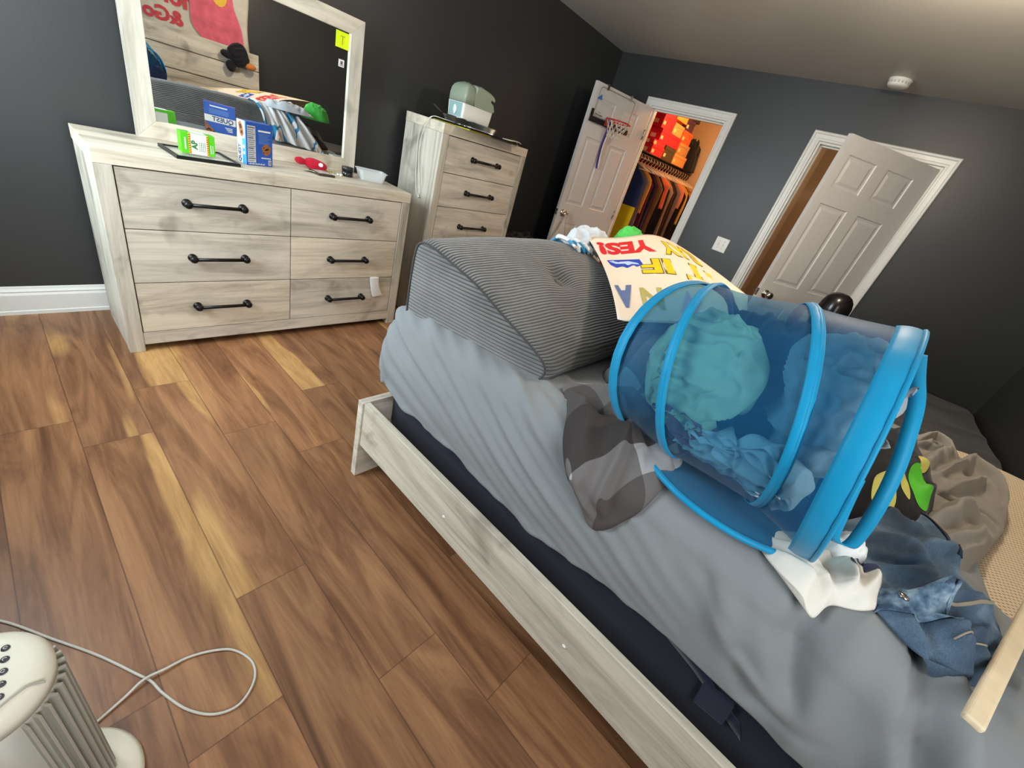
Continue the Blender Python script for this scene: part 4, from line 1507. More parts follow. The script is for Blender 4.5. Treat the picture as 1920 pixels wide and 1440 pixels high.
gl = [((34, 44, 84), 0.90, 'navy shirt with a yellow lower half at the left end of the rod', (1.15, (222, 186, 20))),
      ((110, 92, 92), 0.75, 'dull grey-mauve shirt second from the left on the rod', None),
      ((212, 140, 40), 0.50, 'short golden orange shirt near the left end of the rod', None),
      ((96, 26, 46), 0.95, 'long maroon shirt hanging right of the golden one', None),
      ((40, 30, 44), 0.85, 'dark plum shirt hanging right of the maroon one', None),
      ((92, 44, 44), 0.80, 'reddish brown ribbed jacket in the left half of the rod', None),
      ((116, 84, 40), 0.95, 'olive brown long coat on the rod', None),
      ((24, 20, 26), 0.90, 'black shirt right of the olive brown coat', None),
      ((226, 108, 60), 0.40, 'short bright orange shirt in the middle of the rod', None),
      ((28, 26, 34), 0.95, 'long black jacket right of the bright orange shirt', None),
      ((150, 128, 118), 0.90, 'pale grey shirt in the middle of the rod', None),
      ((60, 34, 34), 0.85, 'dark brown shirt right of the pale grey one', None),
      ((44, 30, 40), 0.95, 'blackish purple coat right of the dark brown shirt', None),
      ((112, 100, 108), 0.85, 'mid grey hoodie in the right half of the rod', None),
      ((206, 120, 90), 0.35, 'short salmon top in the right half of the rod', None),
      ((20, 18, 24), 0.90, 'black coat right of the salmon top', None),
      ((200, 156, 70), 0.55, 'mustard shirt near the right end of the rod', None),
      ((30, 24, 30), 0.95, 'black jacket at the right end of the rod', None),
      ((190, 126, 60), 0.60, 'amber shirt at the far right end of the rod', None)]
for k, (c, ln, lab, sec) in enumerate(gl):
    garment(0.42 + k * 0.088, c, ln, lab, rnd.uniform(-0.10, 0.10), second=sec)

# ------------------------------------------------------------------ bed
BX0, BX1, BY0, BY1 = -3.555, -2.000, -3.820, -1.785     # mattress footprint
ZT = 0.790
bed = thing('bed_frame', (-2.82, -2.82, 0), 'whitewashed wooden bed frame with a low footboard and tall plank headboard', 'bed frame')
m = MB(); m.box(-3.645, -1.955, -1.788, -1.757, 0.0, 0.385)
obj('footboard', m, GWX, bed, bevel=0.002)
for x0, x1 in ((-3.638, -3.612), (-1.988, -1.962)):
    m = MB(); m.box(x0, x1, -3.862, -1.7885, 0.175, 0.384)
    r = obj('side_rail', m, GWY, bed, bevel=0.002)
    if x0 < -3:
        for y in (-2.318, -2.850):
            k = MB(); k.lathe([(0.0, 0.0), (0.0065, 0.0), (0.0055, 0.002), (0.0, 0.0028)], (x0, y, 0.262), (-1, 0, 0), 14)
            obj('screw_cap', k, MWHITE, r)
pz = [0.55, 0.855, 1.055, 1.258, 1.430]
for a, b in zip(pz[:-1], pz[1:]):
    m = MB(); m.box(-3.655, -1.985, -3.900, -3.868, a + 0.004, b - 0.004)
    obj('headboard_plank', m, GWX, bed, bevel=0.004)
for x in (-3.60, -2.04):
    m = MB(); m.box(x - 0.045, x + 0.045, -3.935, -3.9005, 0.0, 1.40)
    obj('headboard_post', m, GWZ, bed, bevel=0.002)
for k in range(9):
    y = -3.75 + k * 0.23
    m = MB(); m.box(-3.611, -1.989, y - 0.04, y + 0.04, 0.205, 0.222)
    obj('bed_slat', m, GWX, bed)

# box spring
MNAVY = fabric('navy_black_fabric', S(26, 29, 42), 500, var=0.08)
bs = thing('box_spring', (-2.77, -2.80, 0.2225), 'navy black fabric-covered box spring inside the bed frame', 'box spring')
def rbox(x0, x1, y0, y1, z0, z1, r, nx, ny, nz, fn=None):
    """rounded box surface as six grids, optional displacement"""
    mb = MB()
    def pt(x, y, z):
        cx = min(max(x, x0 + r), x1 - r); cy = min(max(y, y0 + r), y1 - r); cz_ = min(max(z, z0 + r), z1 - r)
        d = Vector((x - cx, y - cy, z - cz_))
        if d.length > 1e-9:
            d = d.normalized() * r
        p = Vector((cx, cy, cz_)) + d
        if fn:
            p = p + fn(p, d.normalized() if d.length > 0 else Vector((0, 0, 1)))
        return p
    L = lambda a, b, t: a + (b - a) * t
    mb.grid(lambda u, v: pt(L(x0, x1, u), L(y0, y1, v), z1), nx, ny)
    mb.grid(lambda u, v: pt(L(x0, x1, u), L(y0, y1, v), z0), nx, ny)
    mb.grid(lambda u, v: pt(L(x0, x1, u), y0, L(z0, z1, v)), nx, nz)
    mb.grid(lambda u, v: pt(L(x0, x1, u), y1, L(z0, z1, v)), nx, nz)
    mb.grid(lambda u, v: pt(x0, L(y0, y1, u), L(z0, z1, v)), ny, nz)
    mb.grid(lambda u, v: pt(x1, L(y0, y1, u), L(z0, z1, v)), ny, nz)
    return mb
obj('fabric_cover', rbox(-3.515, -2.01, -3.83, -1.80, 0.2225, 0.499, 0.02, 30, 40, 8, lambda p, d: d * 0.006 * noise.noise(p * 5)), MNAVY, bs)
m = MB()
hp_ = catmull([(-3.517, -3.02, 0.455), (-3.523, -3.10, 0.440), (-3.526, -3.160, 0.418), (-3.523, -3.19, 0.40), (-3.517, -3.26, 0.365)], 6)
vs = []
for p in hp_:
    vs += [p + Vector((0, 0.012, 0.020)), p - Vector((0, 0.012, 0.020))]
m.add(vs, [(2 * i, 2 * i + 1, 2 * i + 3, 2 * i + 2) for i in range(len(hp_) - 1)], smooth=True)
obj('seam_strip', m, fabric('navy_strap', S(30, 34, 52), 700), bs, solid=0.004)
m = MB(); m.obox((-3.524, -3.185, 0.385), (0, 1, -0.15), (0, 0.15, 1), (1, 0, 0), 0.036, 0.040, 0.006)
obj('carry_handle', m, fabric('navy_handle', S(34, 38, 56), 700), bs, bevel=0.004)

# mattress with a waffle-knit cover
MWAF = NT('waffle_knit_cream')
v = MWAF.coord()
sp = MWAF.n('SeparateXYZ'); MWAF.l(v, sp.inputs[0])
a1 = MWAF.math('SINE', MWAF.math('MULTIPLY', sp.outputs[0], 2 * math.pi / 0.0135))
rowp = MWAF.math('MULTIPLY', sp.outputs[1], 1 / 0.0090)
shift = MWAF.math('MULTIPLY', MWAF.math('FLOOR', rowp), math.pi)
a1 = MWAF.math('SINE', MWAF.math('ADD', MWAF.math('MULTIPLY', sp.outputs[0], 2 * math.pi / 0.0135), shift))
a2 = MWAF.math('ABSOLUTE', MWAF.math('SINE', MWAF.math('MULTIPLY', rowp, math.pi)))
pit = MWAF.math('MULTIPLY', MWAF.math('MAXIMUM', a1, 0.0), a2)
MWAF.base(MWAF.ramp(pit, [(0.35, S(216, 198, 170)), (0.75, S(140, 122, 98))]))
MWAF.set(Roughness=0.9)
MWAF.bump(MWAF.math('SUBTRACT', 1.0, pit), 0.6, 0.004)
mt = rbox(BX0, BX1, BY0, BY1, 0.5005, ZT - 0.024, 0.06, 60, 70, 14,
          lambda p, d: Vector((0, 0, (0.012 * noise.noise(p * 2.2) + 0.020 * smoothstep(-3.40, -3.58, p.y) + 0.045 * smoothstep(-2.7, -2.05, p.x) * smoothstep(-3.25, -3.6, p.y)) if p.z > 0.7 else 0)) + d * 0.004 * noise.noise(p * 9))
o = obj('mattress', mt, MWAF.m, base=True)
tag(o, 'cream waffle-textured mattress bared at the head end of the bed', 'mattress')

# fitted sheet ------------------------------------------------------
RR = 0.06
def bedmap(u, v, h=0.0):
    """u, v are cloth coordinates (metres); beyond the mattress edge the cloth turns down"""
    off = 0.014
    ou = (BX0 + RR) - u if u < BX0 + RR else (u - (BX1 - RR) if u > BX1 - RR else 0)
    sx = -1 if u < BX0 + RR else 1
    ov = v - (BY1 - RR) if v > BY1 - RR else 0
    x = min(max(u, BX0 + RR), BX1 - RR); y = min(v, BY1 - RR)
    d = max(ou, ov)
    if d <= 0:
        return Vector((x, y, ZT + off + h))
    L = math.hypot(ou, ov)
    dx, dy = sx * ou / L, ov / L
    R = RR + off + h
    ph = d / RR
    if ph < math.pi / 2:
        return Vector((x + dx * R * math.sin(ph), y + dy * R * math.sin(ph), ZT - RR + R * math.cos(ph)))
    dn = d - RR * math.pi / 2
    bul = 0.022 * math.sin(min(1, dn / 0.26) * math.pi)
    return Vector((x + dx * (R + bul), y + dy * (R + bul), ZT - RR - dn))

SFOLDS = [
    ([(-3.40, -3.225), (-3.495, -3.283), (-3.575, -3.335), (-3.68, -3.41), (-3.82, -3.47)], 0.034, 0.014, 0.060),
    ([(-3.38, -3.30), (-3.48, -3.36), (-3.58, -3.44), (-3.75, -3.52)], 0.026, 0.012, 0.030),
    ([(-3.30, -3.42), (-3.42, -3.50), (-3.56, -3.60)], 0.024, 0.012, 0.026),
    ([(-3.52, -3.16), (-3.62, -3.20), (-3.72, -3.26)], -0.016, 0.016, 0.020),
    ([(-3.70, -3.12), (-3.78, -3.20), (-3.74, -3.30)], -0.018, 0.022, 0.018),
    ([(-3.45, -2.90), (-3.56, -3.00), (-3.68, -3.12)], 0.018, 0.030, 0.016),
    ([(-3.42, -3.06), (-3.52, -3.13), (-3.60, -3.15)], 0.020, 0.012, 0.026),
    ([(-3.62, -3.02), (-3.70, -3.12), (-3.73, -3.22)], 0.018, 0.014, 0.030),
]
FOLDS = [
    (-3.40, -2.95, -3.66, -3.10, 0.016, 0.030), (-3.45, -3.02, -3.75, -3.25, 0.020, 0.028),
    (-3.38, -3.10, -3.52, -3.24, 0.018, 0.025), (-3.55, -3.24, -3.80, -3.30, 0.026, 0.035),
    (-3.35, -3.26, -3.62, -3.45, 0.022, 0.025), (-3.50, -3.42, -3.85, -3.50, 0.024, 0.03),
    (-3.10, -3.45, -3.60, -3.60, 0.020, 0.03), (-3.40, -3.30, -3.44, -3.60, 0.018, 0.02),
    (-3.20, -2.86, -3.62, -2.98, 0.010, 0.02), (-3.46, -3.14, -3.60, -3.16, -0.016, 0.03),
    (-3.25, -3.40, -3.46, -3.70, 0.020, 0.02), (-3.62, -3.34, -3.80, -3.42, -0.014, 0.03),
]
def foldh(u, v):
    h = 0.0
    # long diagonal folds sweeping from the foot end down the near side
    s = (BX0 + 0.22) - u
    if s > -0.12:
        f = smoothstep(-0.12, 0.10, s)
        reg = smoothstep(-3.10, -2.75, v) * (1 - 0.3 * smoothstep(-1.95, -1.80, v))
        ph = (s + 0.42 * (v + 1.75) + 0.020 * noise.noise(Vector((u * 3, v * 3, 2)))) / 0.048
        w = 0.5 + 0.5 * math.sin(2 * math.pi * ph)
        w2 = 0.5 + 0.5 * math.sin(2 * math.pi * ph * 0.53 + 1.1)
        a = 0.6 + 0.8 * noise.noise(Vector((u * 2.0, v * 2.0, 7)))
        h += f * reg * max(0.15, a) * (0.012 * w ** 2 + 0.018 * w2 ** 3)
    for u0, v0, u1, v1, am, wd in FOLDS:
        dx, dy = u1 - u0, v1 - v0
        t = ((u - u0) * dx + (v - v0) * dy) / (dx * dx + dy * dy)
        tc = min(1.0, max(0.0, t))
        px, py = u0 + dx * tc, v0 + dy * tc
        bend = 0.02 * math.sin(tc * 3.0)
        dd = math.hypot(u - px + bend, v - py)
        h += am * math.exp(-(dd / wd) ** 2) * (0.35 + 0.65 * math.sin(math.pi * min(1, max(0, t * 0.8 + 0.1))))
    h += foldsum(u, v, SFOLDS)
    h += 0.010 * noise.noise(Vector((u * 4.2, v * 4.2, 1.5))) * smoothstep(-2.3, -3.1, v)
    h += 0.004 * noise.noise(Vector((u * 9, v * 9, 4)))
    h += 0.012 * ridge(u, v, 0, 2.0, 5.0, 3.3) * smoothstep(-2.6, -3.2, v) * 0.6
    h *= 1 - 0.92 * math.exp(-(math.hypot(u + 3.33, v + 2.93) / 0.29) ** 6)
    return max(h, -0.020 * smoothstep(-3.60, -3.45, v)) + 0.002


def on_sheet(mb):
    mb.v = [(p[0], p[1], p[2] + foldh(p[0], p[1])) for p in mb.v]
    return mb

def y_end(u):
    return -3.80 + 0.31 * smoothstep(-3.24, -3.12, u) + 0.10 * smoothstep(-2.7, -2.2, u)
def hem(a):
    """length of cloth over the edge at position a along the near side"""
    pts = [(-1.7, 0.345), (-1.82, 0.345), (-1.93, 0.375), (-2.24, 0.37), (-2.6, 0.395), (-2.84, 0.345), (-3.03, 0.325), (-3.23, 0.32), (-3.4, 0.34), (-3.9, 0.36)]
    for (y0, d0), (y1, d1) in zip(pts[:-1], pts[1:]):
        if y1 <= a <= y0:
            t = (y0 - a) / (y0 - y1)
            return d0 + (d1 - d0) * t
    return 0.35
NU, NV = 150, 190
def sheetpt(iu, iv):
    vv0 = BY1 - RR
    v = None
    # v: from foot drop to y_end ; u: from near drop to far drop
    drop_v = 0.34
    u_ = iu
    if u_ < 0.34:
        t = 1 - u_ / 0.34
        u = BX0 + RR - t * hem(0) if False else None
    # first get v from iv (needs u for y_end) -> approximate u first
    uL = BX0 + RR
    if u_ < 0.34:
        u = uL - (1 - u_ / 0.34) * 1.0
    else:
        u = uL + (u_ - 0.34) / 0.66 * ((BX1 - RR + 0.24) - uL)
    ue = max(u, uL)
    if iv < 0.14:
        v = vv0 + (1 - iv / 0.14) * drop_v
    else:
        v = vv0 + (iv - 0.14) / 0.86 * (y_end(ue) - vv0)
    if u_ < 0.34:
        u = uL - (1 - u_ / 0.34) * hem(min(v, -1.75))
    return u, v
m = MB()
def sheetxyz(a, b):
    u, v = sheetpt(a, b)
    return bedmap(u, v, foldh(u, v))
m.grid(sheetxyz, NU, NV)
MSHEET = fabric('grey_sheet_cotton', S(128, 132, 134), 800, var=0.03, bump=0.06, rough=0.85)
o = obj('fitted_sheet', m, MSHEET, base=True, solid=0.0015)
tag(o, 'rumpled plain light grey fitted sheet stretched over the mattress', 'bed sheet')

# ------------------------------------------------------------------ wedge cushion in ribbed corduroy
MCORD = NT('grey_corduroy')
at = MCORD.n('Attribute', attribute_name='rib')
ph = MCORD.math('MULTIPLY', at.outputs['Fac'], 2 * math.pi / 0.0112)
w = MCORD.math('ADD', MCORD.math('MULTIPLY', MCORD.math('SINE', ph), 0.5), 0.5)
nz = MCORD.noise(MCORD.coord(), 7, 4)
c1 = MCORD.ramp(nz, [(0.3, S(96, 96, 94)), (0.7, S(124, 123, 120))])
c2 = MCORD.ramp(w, [(0.0, (0.22, 0.22, 0.24, 1)), (0.5, (1, 1, 1, 1))])
MCORD.base(MCORD.mix(1.0, c1, c2, 'MULTIPLY'))
MCORD.set(Roughness=0.85)
MCORD.b.inputs['Sheen Weight'].default_value = 0.4
MCORD.bump(w, 0.9, 0.004)
cu = thing('wedge_cushion', (-3.0, -2.08, ZT + 0.018), 'large charcoal corduroy wedge cushion with a button at the foot of the bed', 'cushion')
CZ = ZT + 0.016
CX0, CX1 = -3.545, -2.47
# section loop: (y, z) going from the front tip over the slope, ridge, back, bottom
def section(u, k):
    """k in 0..1 round the loop; returns (y offset 0=back .. 1=tip, z)"""
    P = [(1.00, 0.012), (1.015, 0.035), (0.985, 0.062), (0.90, 0.088), (0.75, 0.125), (0.55, 0.172), (0.35, 0.212), (0.18, 0.240), (0.07, 0.248), (0.015, 0.236), (-0.005, 0.205), (-0.012, 0.14), (-0.010, 0.07), (0.0, 0.015), (0.03, 0.0), (0.3, 0.0), (0.7, 0.0), (0.96, 0.0)]
    return P
SEC = catmull([(a, b, 0) for a, b in section(0, 0)], 5, True)
arc = [0.0]
for i in range(1, len(SEC)):
    arc.append(arc[-1] + math.hypot((SEC[i].x - SEC[i - 1].x) * 0.56, SEC[i].y - SEC[i - 1].y))
m = MB(); ribs = []
NX = 64; ns = len(SEC)
def cush(i, k):
    t = i / NX
    s = SEC[k]
    xl = CX0 + 0.10 * max(0, s.x); xr = CX1 - 0.02 * s.x
    x = xl + (xr - xl) * t
    e = min(1.0, min(t, 1 - t) / 0.05)
    e2 = math.sqrt(max(0.0, 1 - (1 - e) ** 2))
    rightround = 1 - 0.55 * smoothstep(0.80, 1.0, t) ** 1.5
    bulge = 1.0 + 0.10 * math.sin(math.pi * min(1, t / 0.9)) * (1 if s.y > 0.06 else 0)
    z = s.y * (0.935 + 0.065 * e2) * bulge * (rightround if s.y > 0.02 else 1)
    y = -1.835 - 0.555 * s.x * (0.975 + 0.025 * e2)
    # button dimple
    bx, by = -3.06, -2.085
    if s.y > 0.06:
        d = math.hypot(x - bx, (y - by))
        z -= 0.030 * math.exp(-(d / 0.045) ** 2) + 0.012 * math.exp(-(d / 0.13) ** 2)
    z += 0.006 * noise.noise(Vector((x * 6, y * 6, 3))) * (1 if s.y > 0.05 else 0)
    sag = 0.05 * smoothstep(-3.40, -3.56, x) * smoothstep(0.0, 0.05, 0.06 - s.y) * 0.5
    return (x, y, CZ + z - sag)
vs = [cush(i, k) for i in range(NX + 1) for k in range(ns)]
fs = []
for i in range(NX):
    for k in range(ns):
        fs.append((i * ns + k, i * ns + (k + 1) % ns, (i + 1) * ns + (k + 1) % ns, (i + 1) * ns + k))
m.add(vs, fs, smooth=True)
o = obj('cushion_cover', m, MCORD.m, cu)
att = o.data.attributes.new('rib', 'FLOAT', 'POINT')
for i in range(NX + 1):
    for k in range(ns):
        wob = 0.004 * noise.noise(Vector((i * 0.15, k * 0.12, 0)))
        att.data[i * ns + k].value = arc[k] + wob
for side, i in (('l', 0), ('r', NX)):
    m = MB()
    ring = [Vector(cush(i, k)) for k in range(ns)]
    cen = sum(ring, Vector((0, 0, 0))) / ns
    vs = []
    sgn = -1 if side == 'l' else 1
    for j in range(9):
        t = j / 8
        for p in ring:
            q = cen.lerp(p, 1 - t)
            q = q + Vector((sgn * 0.014 * (1 - (1 - t) ** 3), 0, 0))
            vs.append(q)
    fs = []
    for j in range(8):
        for k in range(ns):
            fs.append((j * ns + k, j * ns + (k + 1) % ns, (j + 1) * ns + (k + 1) % ns, (j + 1) * ns + k))
    m.add(vs, fs, smooth=True)
    o = obj('side_gusset', m, MCORD.m, cu)
    att = o.data.attributes.new('rib', 'FLOAT', 'POINT')
    for idx, p in enumerate(vs):
        att.data[idx].value = p[2] + 0.02 * p[1] + 0.003 * noise.noise(Vector((p[0] * 5, p[1] * 5, p[2] * 5)))
    m = MB(); m.tube([p + Vector((sgn * 0.001, 0, 0)) for p in ring], 0.0038, 6, closed=True)
    obj('piping', m, fabric('dark_grey_piping', S(66, 66, 68), 500), cu)
bp = Vector((-3.06, -2.085, 0)); 
bz = None
best = 9
for p in [cush(i, k) for i in range(NX + 1) for k in range(ns)]:
    if p[2] > CZ + 0.05:
        d = math.hypot(p[0] - bp.x, p[1] - bp.y)
        if d < best:
            best = d; bz = p[2]
m = MB(); m.lathe([(0, -0.006), (0.016, -0.004), (0.019, 0.002), (0.015, 0.007), (0.006, 0.009), (0, 0.0085)], (bp.x, bp.y, bz + 0.004), (0, -0.38, 1), 20)
obj('button', m, fabric('grey_button_cloth', S(108, 107, 104), 500), cu)

# ------------------------------------------------------------------ dark comforter behind, poster on it
MPLD = NT('plaid_dark')
v = MPLD.coord((1, 1, 1))
sp = MPLD.n('SeparateXYZ'); MPLD.l(v, sp.inputs[0])
def band_(src, f, off):
    t = MPLD.math('FRACT', MPLD.math('ADD', MPLD.math('MULTIPLY', src, f), off))
    return MPLD.ramp(t, [(0.0, (0, 0, 0, 1)), (0.30, (0.35, 0.35, 0.35, 1)), (0.52, (0, 0, 0, 1)), (0.72, (1, 1, 1, 1))], 'CONSTANT')
bb1 = band_(sp.outputs[0], 4.2, 0.35); bb2 = band_(sp.outputs[1], 3.6, 0.25)
cc_ = MPLD.mix(0.5, bb1, bb2)
MPLD.base(MPLD.ramp(cc_, [(0.0, S(44, 38, 38)), (0.35, S(72, 66, 66)), (0.65, S(128, 124, 122)), (1.0, S(176, 174, 174))]))
MPLD.set(Roughness=0.85)
MPLD.bump(MPLD.noise(v, 600, 2), 0.08, 0.002)
m = crumple([(-3.16, -2.44), (-2.60, -2.42), (-2.40, -2.30), (-2.36, -1.90), (-2.08, -1.90), (-2.03, -2.35), (-2.06, -2.85), (-2.5, -3.02), (-2.95, -2.98), (-3.12, -2.80), (-3.20, -2.60)], ZT + 0.014, 0.145, 11, 0.030, 7, 0.6, 1.8, (50, 120), power=5)
o = obj('comforter', m, MPLD.m, base=True)
tag(o, 'bunched black and grey checked comforter under the poster, behind the blue hamper', 'comforter')

# near corner of the checked cloth lying over the bed edge
ol = [(-3.40, -2.44), (-3.28, -2.50), (-3.20, -2.62), (-3.28, -2.72), (-3.40, -2.83), (-3.56, -2.83), (-3.685, -2.765), (-3.66, -2.70), (-3.60, -2.62), (-3.50, -2.52)]
m0 = heap(ol, 0.0, 0.030, [([(-3.45, -2.48), (-3.52, -2.60), (-3.60, -2.74)], 0.020, 0.020, 0.040), ([(-3.38, -2.50), (-3.42, -2.62), (-3.50, -2.74)], 0.030, 0.012, 0.032),
    ([(-3.32, -2.55), (-3.38, -2.66), (-3.46, -2.80)], 0.034, 0.012, 0.030), ([(-3.26, -2.60), (-3.36, -2.72), (-3.42, -2.82)], 0.030, 0.014, 0.022),
    ([(-3.46, -2.66), (-3.54, -2.72), (-3.62, -2.76)], 0.016, 0.010, 0.018), ([(-3.56, -2.60), (-3.58, -2.68), (-3.66, -2.75)], 0.012, 0.012, 0.02), ([(-3.50, -2.55), (-3.46, -2.62), (-3.44, -2.70)], -0.014, 0.012, 0.016)], 2.3, (80, 220), 2.6)
m = MB()
m.v = [tuple(bedmap(p[0], p[1], 0.012 + p[2])) for p in m0.v]
m.f, m.mi, m.smooth = m0.f, m0.mi, m0.smooth
MPLD2 = NT('plaid_brown_grey')
v = MPLD2.coord(rot=(0, 0, 0.5))
sp = MPLD2.n('SeparateXYZ'); MPLD2.l(v, sp.inputs[0])
tx = MPLD2.math('FRACT', MPLD2.math('ADD', MPLD2.math('MULTIPLY', sp.outputs[0], 3.3), 0.60))
ty = MPLD2.math('FRACT', MPLD2.math('ADD', MPLD2.math('MULTIPLY', sp.outputs[1], 3.0), 0.38))
fx_ = MPLD2.ramp(tx, [(0, (0, 0, 0, 1)), (0.45, (0.5, 0.5, 0.5, 1)), (0.80, (1, 1, 1, 1))], 'CONSTANT')
fy_ = MPLD2.ramp(ty, [(0, (0, 0, 0, 1)), (0.45, (0.4, 0.4, 0.4, 1)), (0.80, (1, 1, 1, 1))], 'CONSTANT')
MPLD2.base(MPLD2.ramp(MPLD2.mix(0.5, fx_, fy_), [(0.0, S(52, 45, 44)), (0.25, S(78, 72, 71)), (0.60, S(112, 108, 107)), (0.85, S(176, 176, 178))]))
MPLD2.set(Roughness=0.85)
MPLD2.bump(MPLD2.noise(v, 600, 2), 0.08, 0.002)
o = obj('checked_pillowcase', m, MPLD2.m, base=True)
tag(o, 'dark brown and grey checked cloth crumpled between the cushion and the blue hamper', 'pillowcase')

# poster
CP = [[(-2.563, -1.838, 1.103), (-2.36, -1.990, 1.166), (-2.13, -2.035, 1.180), (-2.17, -2.553, 1.08)],
      [(-2.850, -2.146, 1.052), (-2.716, -2.259, 1.10), (-2.580, -2.397, 1.13), (-2.50, -2.67, 1.00)],
      [(-3.178, -2.416, 1.000), (-3.063, -2.511, 1.02), (-2.900, -2.590, 1.02), (-2.93, -2.79, 0.97)]]
def lag(ts, t):
    out = []
    for i, a in enumerate(ts):
        w = 1.0
        for j, b in enumerate(ts):
            if i != j:
                w *= (t - b) / (a - b)
        out.append(w)
    return out
def poster_pt(u, v, off=0.0):
    wu = lag((0, 0.34, 0.62, 1.0), u); wv = lag((0, 0.5, 1.0), v)
    p = Vector((0, 0, 0))
    for j in range(3):
        for i in range(4):
            p += Vector(CP[j][i]) * wu[i] * wv[j]
    return p + Vector((-0.25, -0.2, 0.95)) * off
po = thing('poster', (-2.6, -2.3, ZT + 0.02), 'cream handmade poster with big coloured upside-down letters lying on the comforter', 'poster')
m = MB(); m.grid(lambda u, v: poster_pt(u, v), 40, 30)
obj('poster_sheet', m, plain('cream_poster_card', S(246, 226, 204), 0.6, var=0.01), po, solid=0.0012)
def pl_text(body, u, v, w, h, rot=0.0, mat=None, thick=0.02, off=0.002, outline=None, skew=0.0):
    vs_, fs_ = text_verts(body, 1.0, thick)
    x0 = min(a for a, b in vs_); x1 = max(a for a, b in vs_); y0 = min(b for a, b in vs_); y1 = max(b for a, b in vs_)
    def mp(a, b, grow=1.0):
        a = (a - (x0 + x1) / 2) / (x1 - x0) * w * grow; b = (b - (y0 + y1) / 2) / (y1 - y0) * h * grow
        a, b = -a, -b              # upside down
        a += skew * b
        c, s = math.cos(rot), math.sin(rot)
        return u + a * c + b * s, v - (-a * s + b * c) * 1.0
    mm = MB()
    # refine so the letters follow the curl
    pts3 = [poster_pt(*mp(a, b), off) for a, b in vs_]
    mm.add(pts3, fs_)
    return mm
MLR = plain('red_marker', S(226, 36, 44), 0.6, var=0.02)
MLY = plain('yellow_marker', S(250, 208, 10), 0.6, var=0.02)
MLB = plain('blue_marker', S(40, 70, 180), 0.6, var=0.05)
MLG = plain('glitter_ink', S(120, 140, 190), 0.4, var=0.5, scale=900)
MLG2 = plain('gold_glitter_ink', S(216, 200, 120), 0.4, var=0.4, scale=900)
MLO = plain('grey_outline_marker', S(120, 104, 40), 0.6)
MLP = plain('lilac_marker', S(214, 176, 206), 0.6)
# v runs from the far edge (0) to the near edge (1); upside down text has its top towards v=1
def add_txt(name, body, u, v, w, h, mat, rot=0.0, thick=0.03, outl=None, skew=0.0):
    mm = pl_text(body, u, v, w, h, rot, thick=thick, off=0.0022, skew=skew)
    if outl:
        o2 = pl_text(body, u, v, w * 1.05, h * 1.09, rot, thick=thick + 0.035, off=0.0014, skew=skew)
        obj(name + '_outline', o2, outl, po)
    return obj(name, mm, mat, po)
add_txt('lettering', 'YES!', 0.235, 0.185, 0.41, 0.19, MLR, 0.0, 0.05)
add_txt('lettering', 'SAY', 0.625, 0.20, 0.26, 0.20, MLY, -0.04, 0.03, MLO)
add_txt('lettering', 'IF', 0.40, 0.46, 0.20, 0.17, MLY, 0.0, 0.03, MLO)
add_txt('lettering', 'IT', 0.67, 0.47, 0.20, 0.20, MLY, 0.0, 0.03, MLO)
add_txt('lettering', 'A', 0.125, 0.78, 0.15, 0.22, MLG, 0.0, 0.06)
add_txt('lettering', 'N', 0.32, 0.80, 0.14, 0.20, MLG2, 0.0, 0.03)
add_txt('lettering', 'W', 0.58, 0.80, 0.18, 0.20, MLP, 0.0, 0.02)
m = MB()
z_ = [(0.055, 0.36), (0.30, 0.37), (0.315, 0.44), (0.27, 0.465), (0.25, 0.44), (0.20, 0.47), (0.17, 0.445), (0.12, 0.46), (0.075, 0.42)]
m.add([poster_pt(a, b, 0.0016) for a, b in z_], [tuple(range(len(z_)))], 0)
z2 = [(0.07, 0.375), (0.11, 0.365), (0.15, 0.385), (0.22, 0.385), (0.28, 0.42), (0.29, 0.44), (0.24, 0.425), (0.21, 0.44), (0.19, 0.415), (0.12, 0.41)]
m.add([poster_pt(a, b, 0.0024) for a, b in z2], [tuple(range(len(z2)))], 1)
obj('blue_drawing', m, [MLB, plain('pale_blue_ink', S(196, 214, 244), 0.6)], po)

# ------------------------------------------------------------------ throw blanket and towel over the far end of the cushion
MTHR = NT('throw_blanket_print')
v = MTHR.coord((1, 1, 1))
nn_ = MTHR.noise(MTHR.coord((7, 3, 2.4)), 1.0, 2, 0.5, 0.4)
MTHR.base(MTHR.ramp(nn_, [(0.0, S(232, 234, 236)), (0.50, S(40, 140, 190)), (0.56, S(226, 230, 232)), (0.62, S(214, 186, 164)), (0.68, S(60, 130, 130)), (0.71, S(228, 230, 232))], 'CONSTANT'))
MTHR.set(Roughness=0.95); MTHR.b.inputs['Sheen Weight'].default_value = 0.4
MTHR.bump(MTHR.noise(v, 300, 3), 0.2, 0.003)
def throw(u, v):
    # v: 0 on top of the cushion, 1 at the bottom behind it ; u across
    x = -2.80 + 0.30 * u + (0.22 * u + 0.12) * v + 0.0
    f = 0.016 * math.sin(u * 26 + v * 3) * smoothstep(0.05, 0.5, v) + 0.010 * math.sin(u * 47)
    if v < 0.30:
        t = v / 0.30
        y = -1.95 + 0.13 * t; z = 1.070 + 0.012 * math.sin(t * 3) - 0.05 * u * u
    else:
        t = (v - 0.30) / 0.70
        y = -1.815 + 0.035 * math.sin(min(1, t * 4) * math.pi / 2); z = 1.070 - 0.05 * u * u - 0.25 * t
    return (x, y + f, z + 0.008 * noise.noise(Vector((u * 5, v * 5, 1))) + (f * 0.8 if v < 0.3 else 0))
m = MB(); m.grid(throw, 80, 50)
o = obj('throw_blanket', m, MTHR.m, base=True, solid=0.010)
tag(o, 'white, blue and peach throw blanket draped over the far end of the wedge cushion', 'blanket')
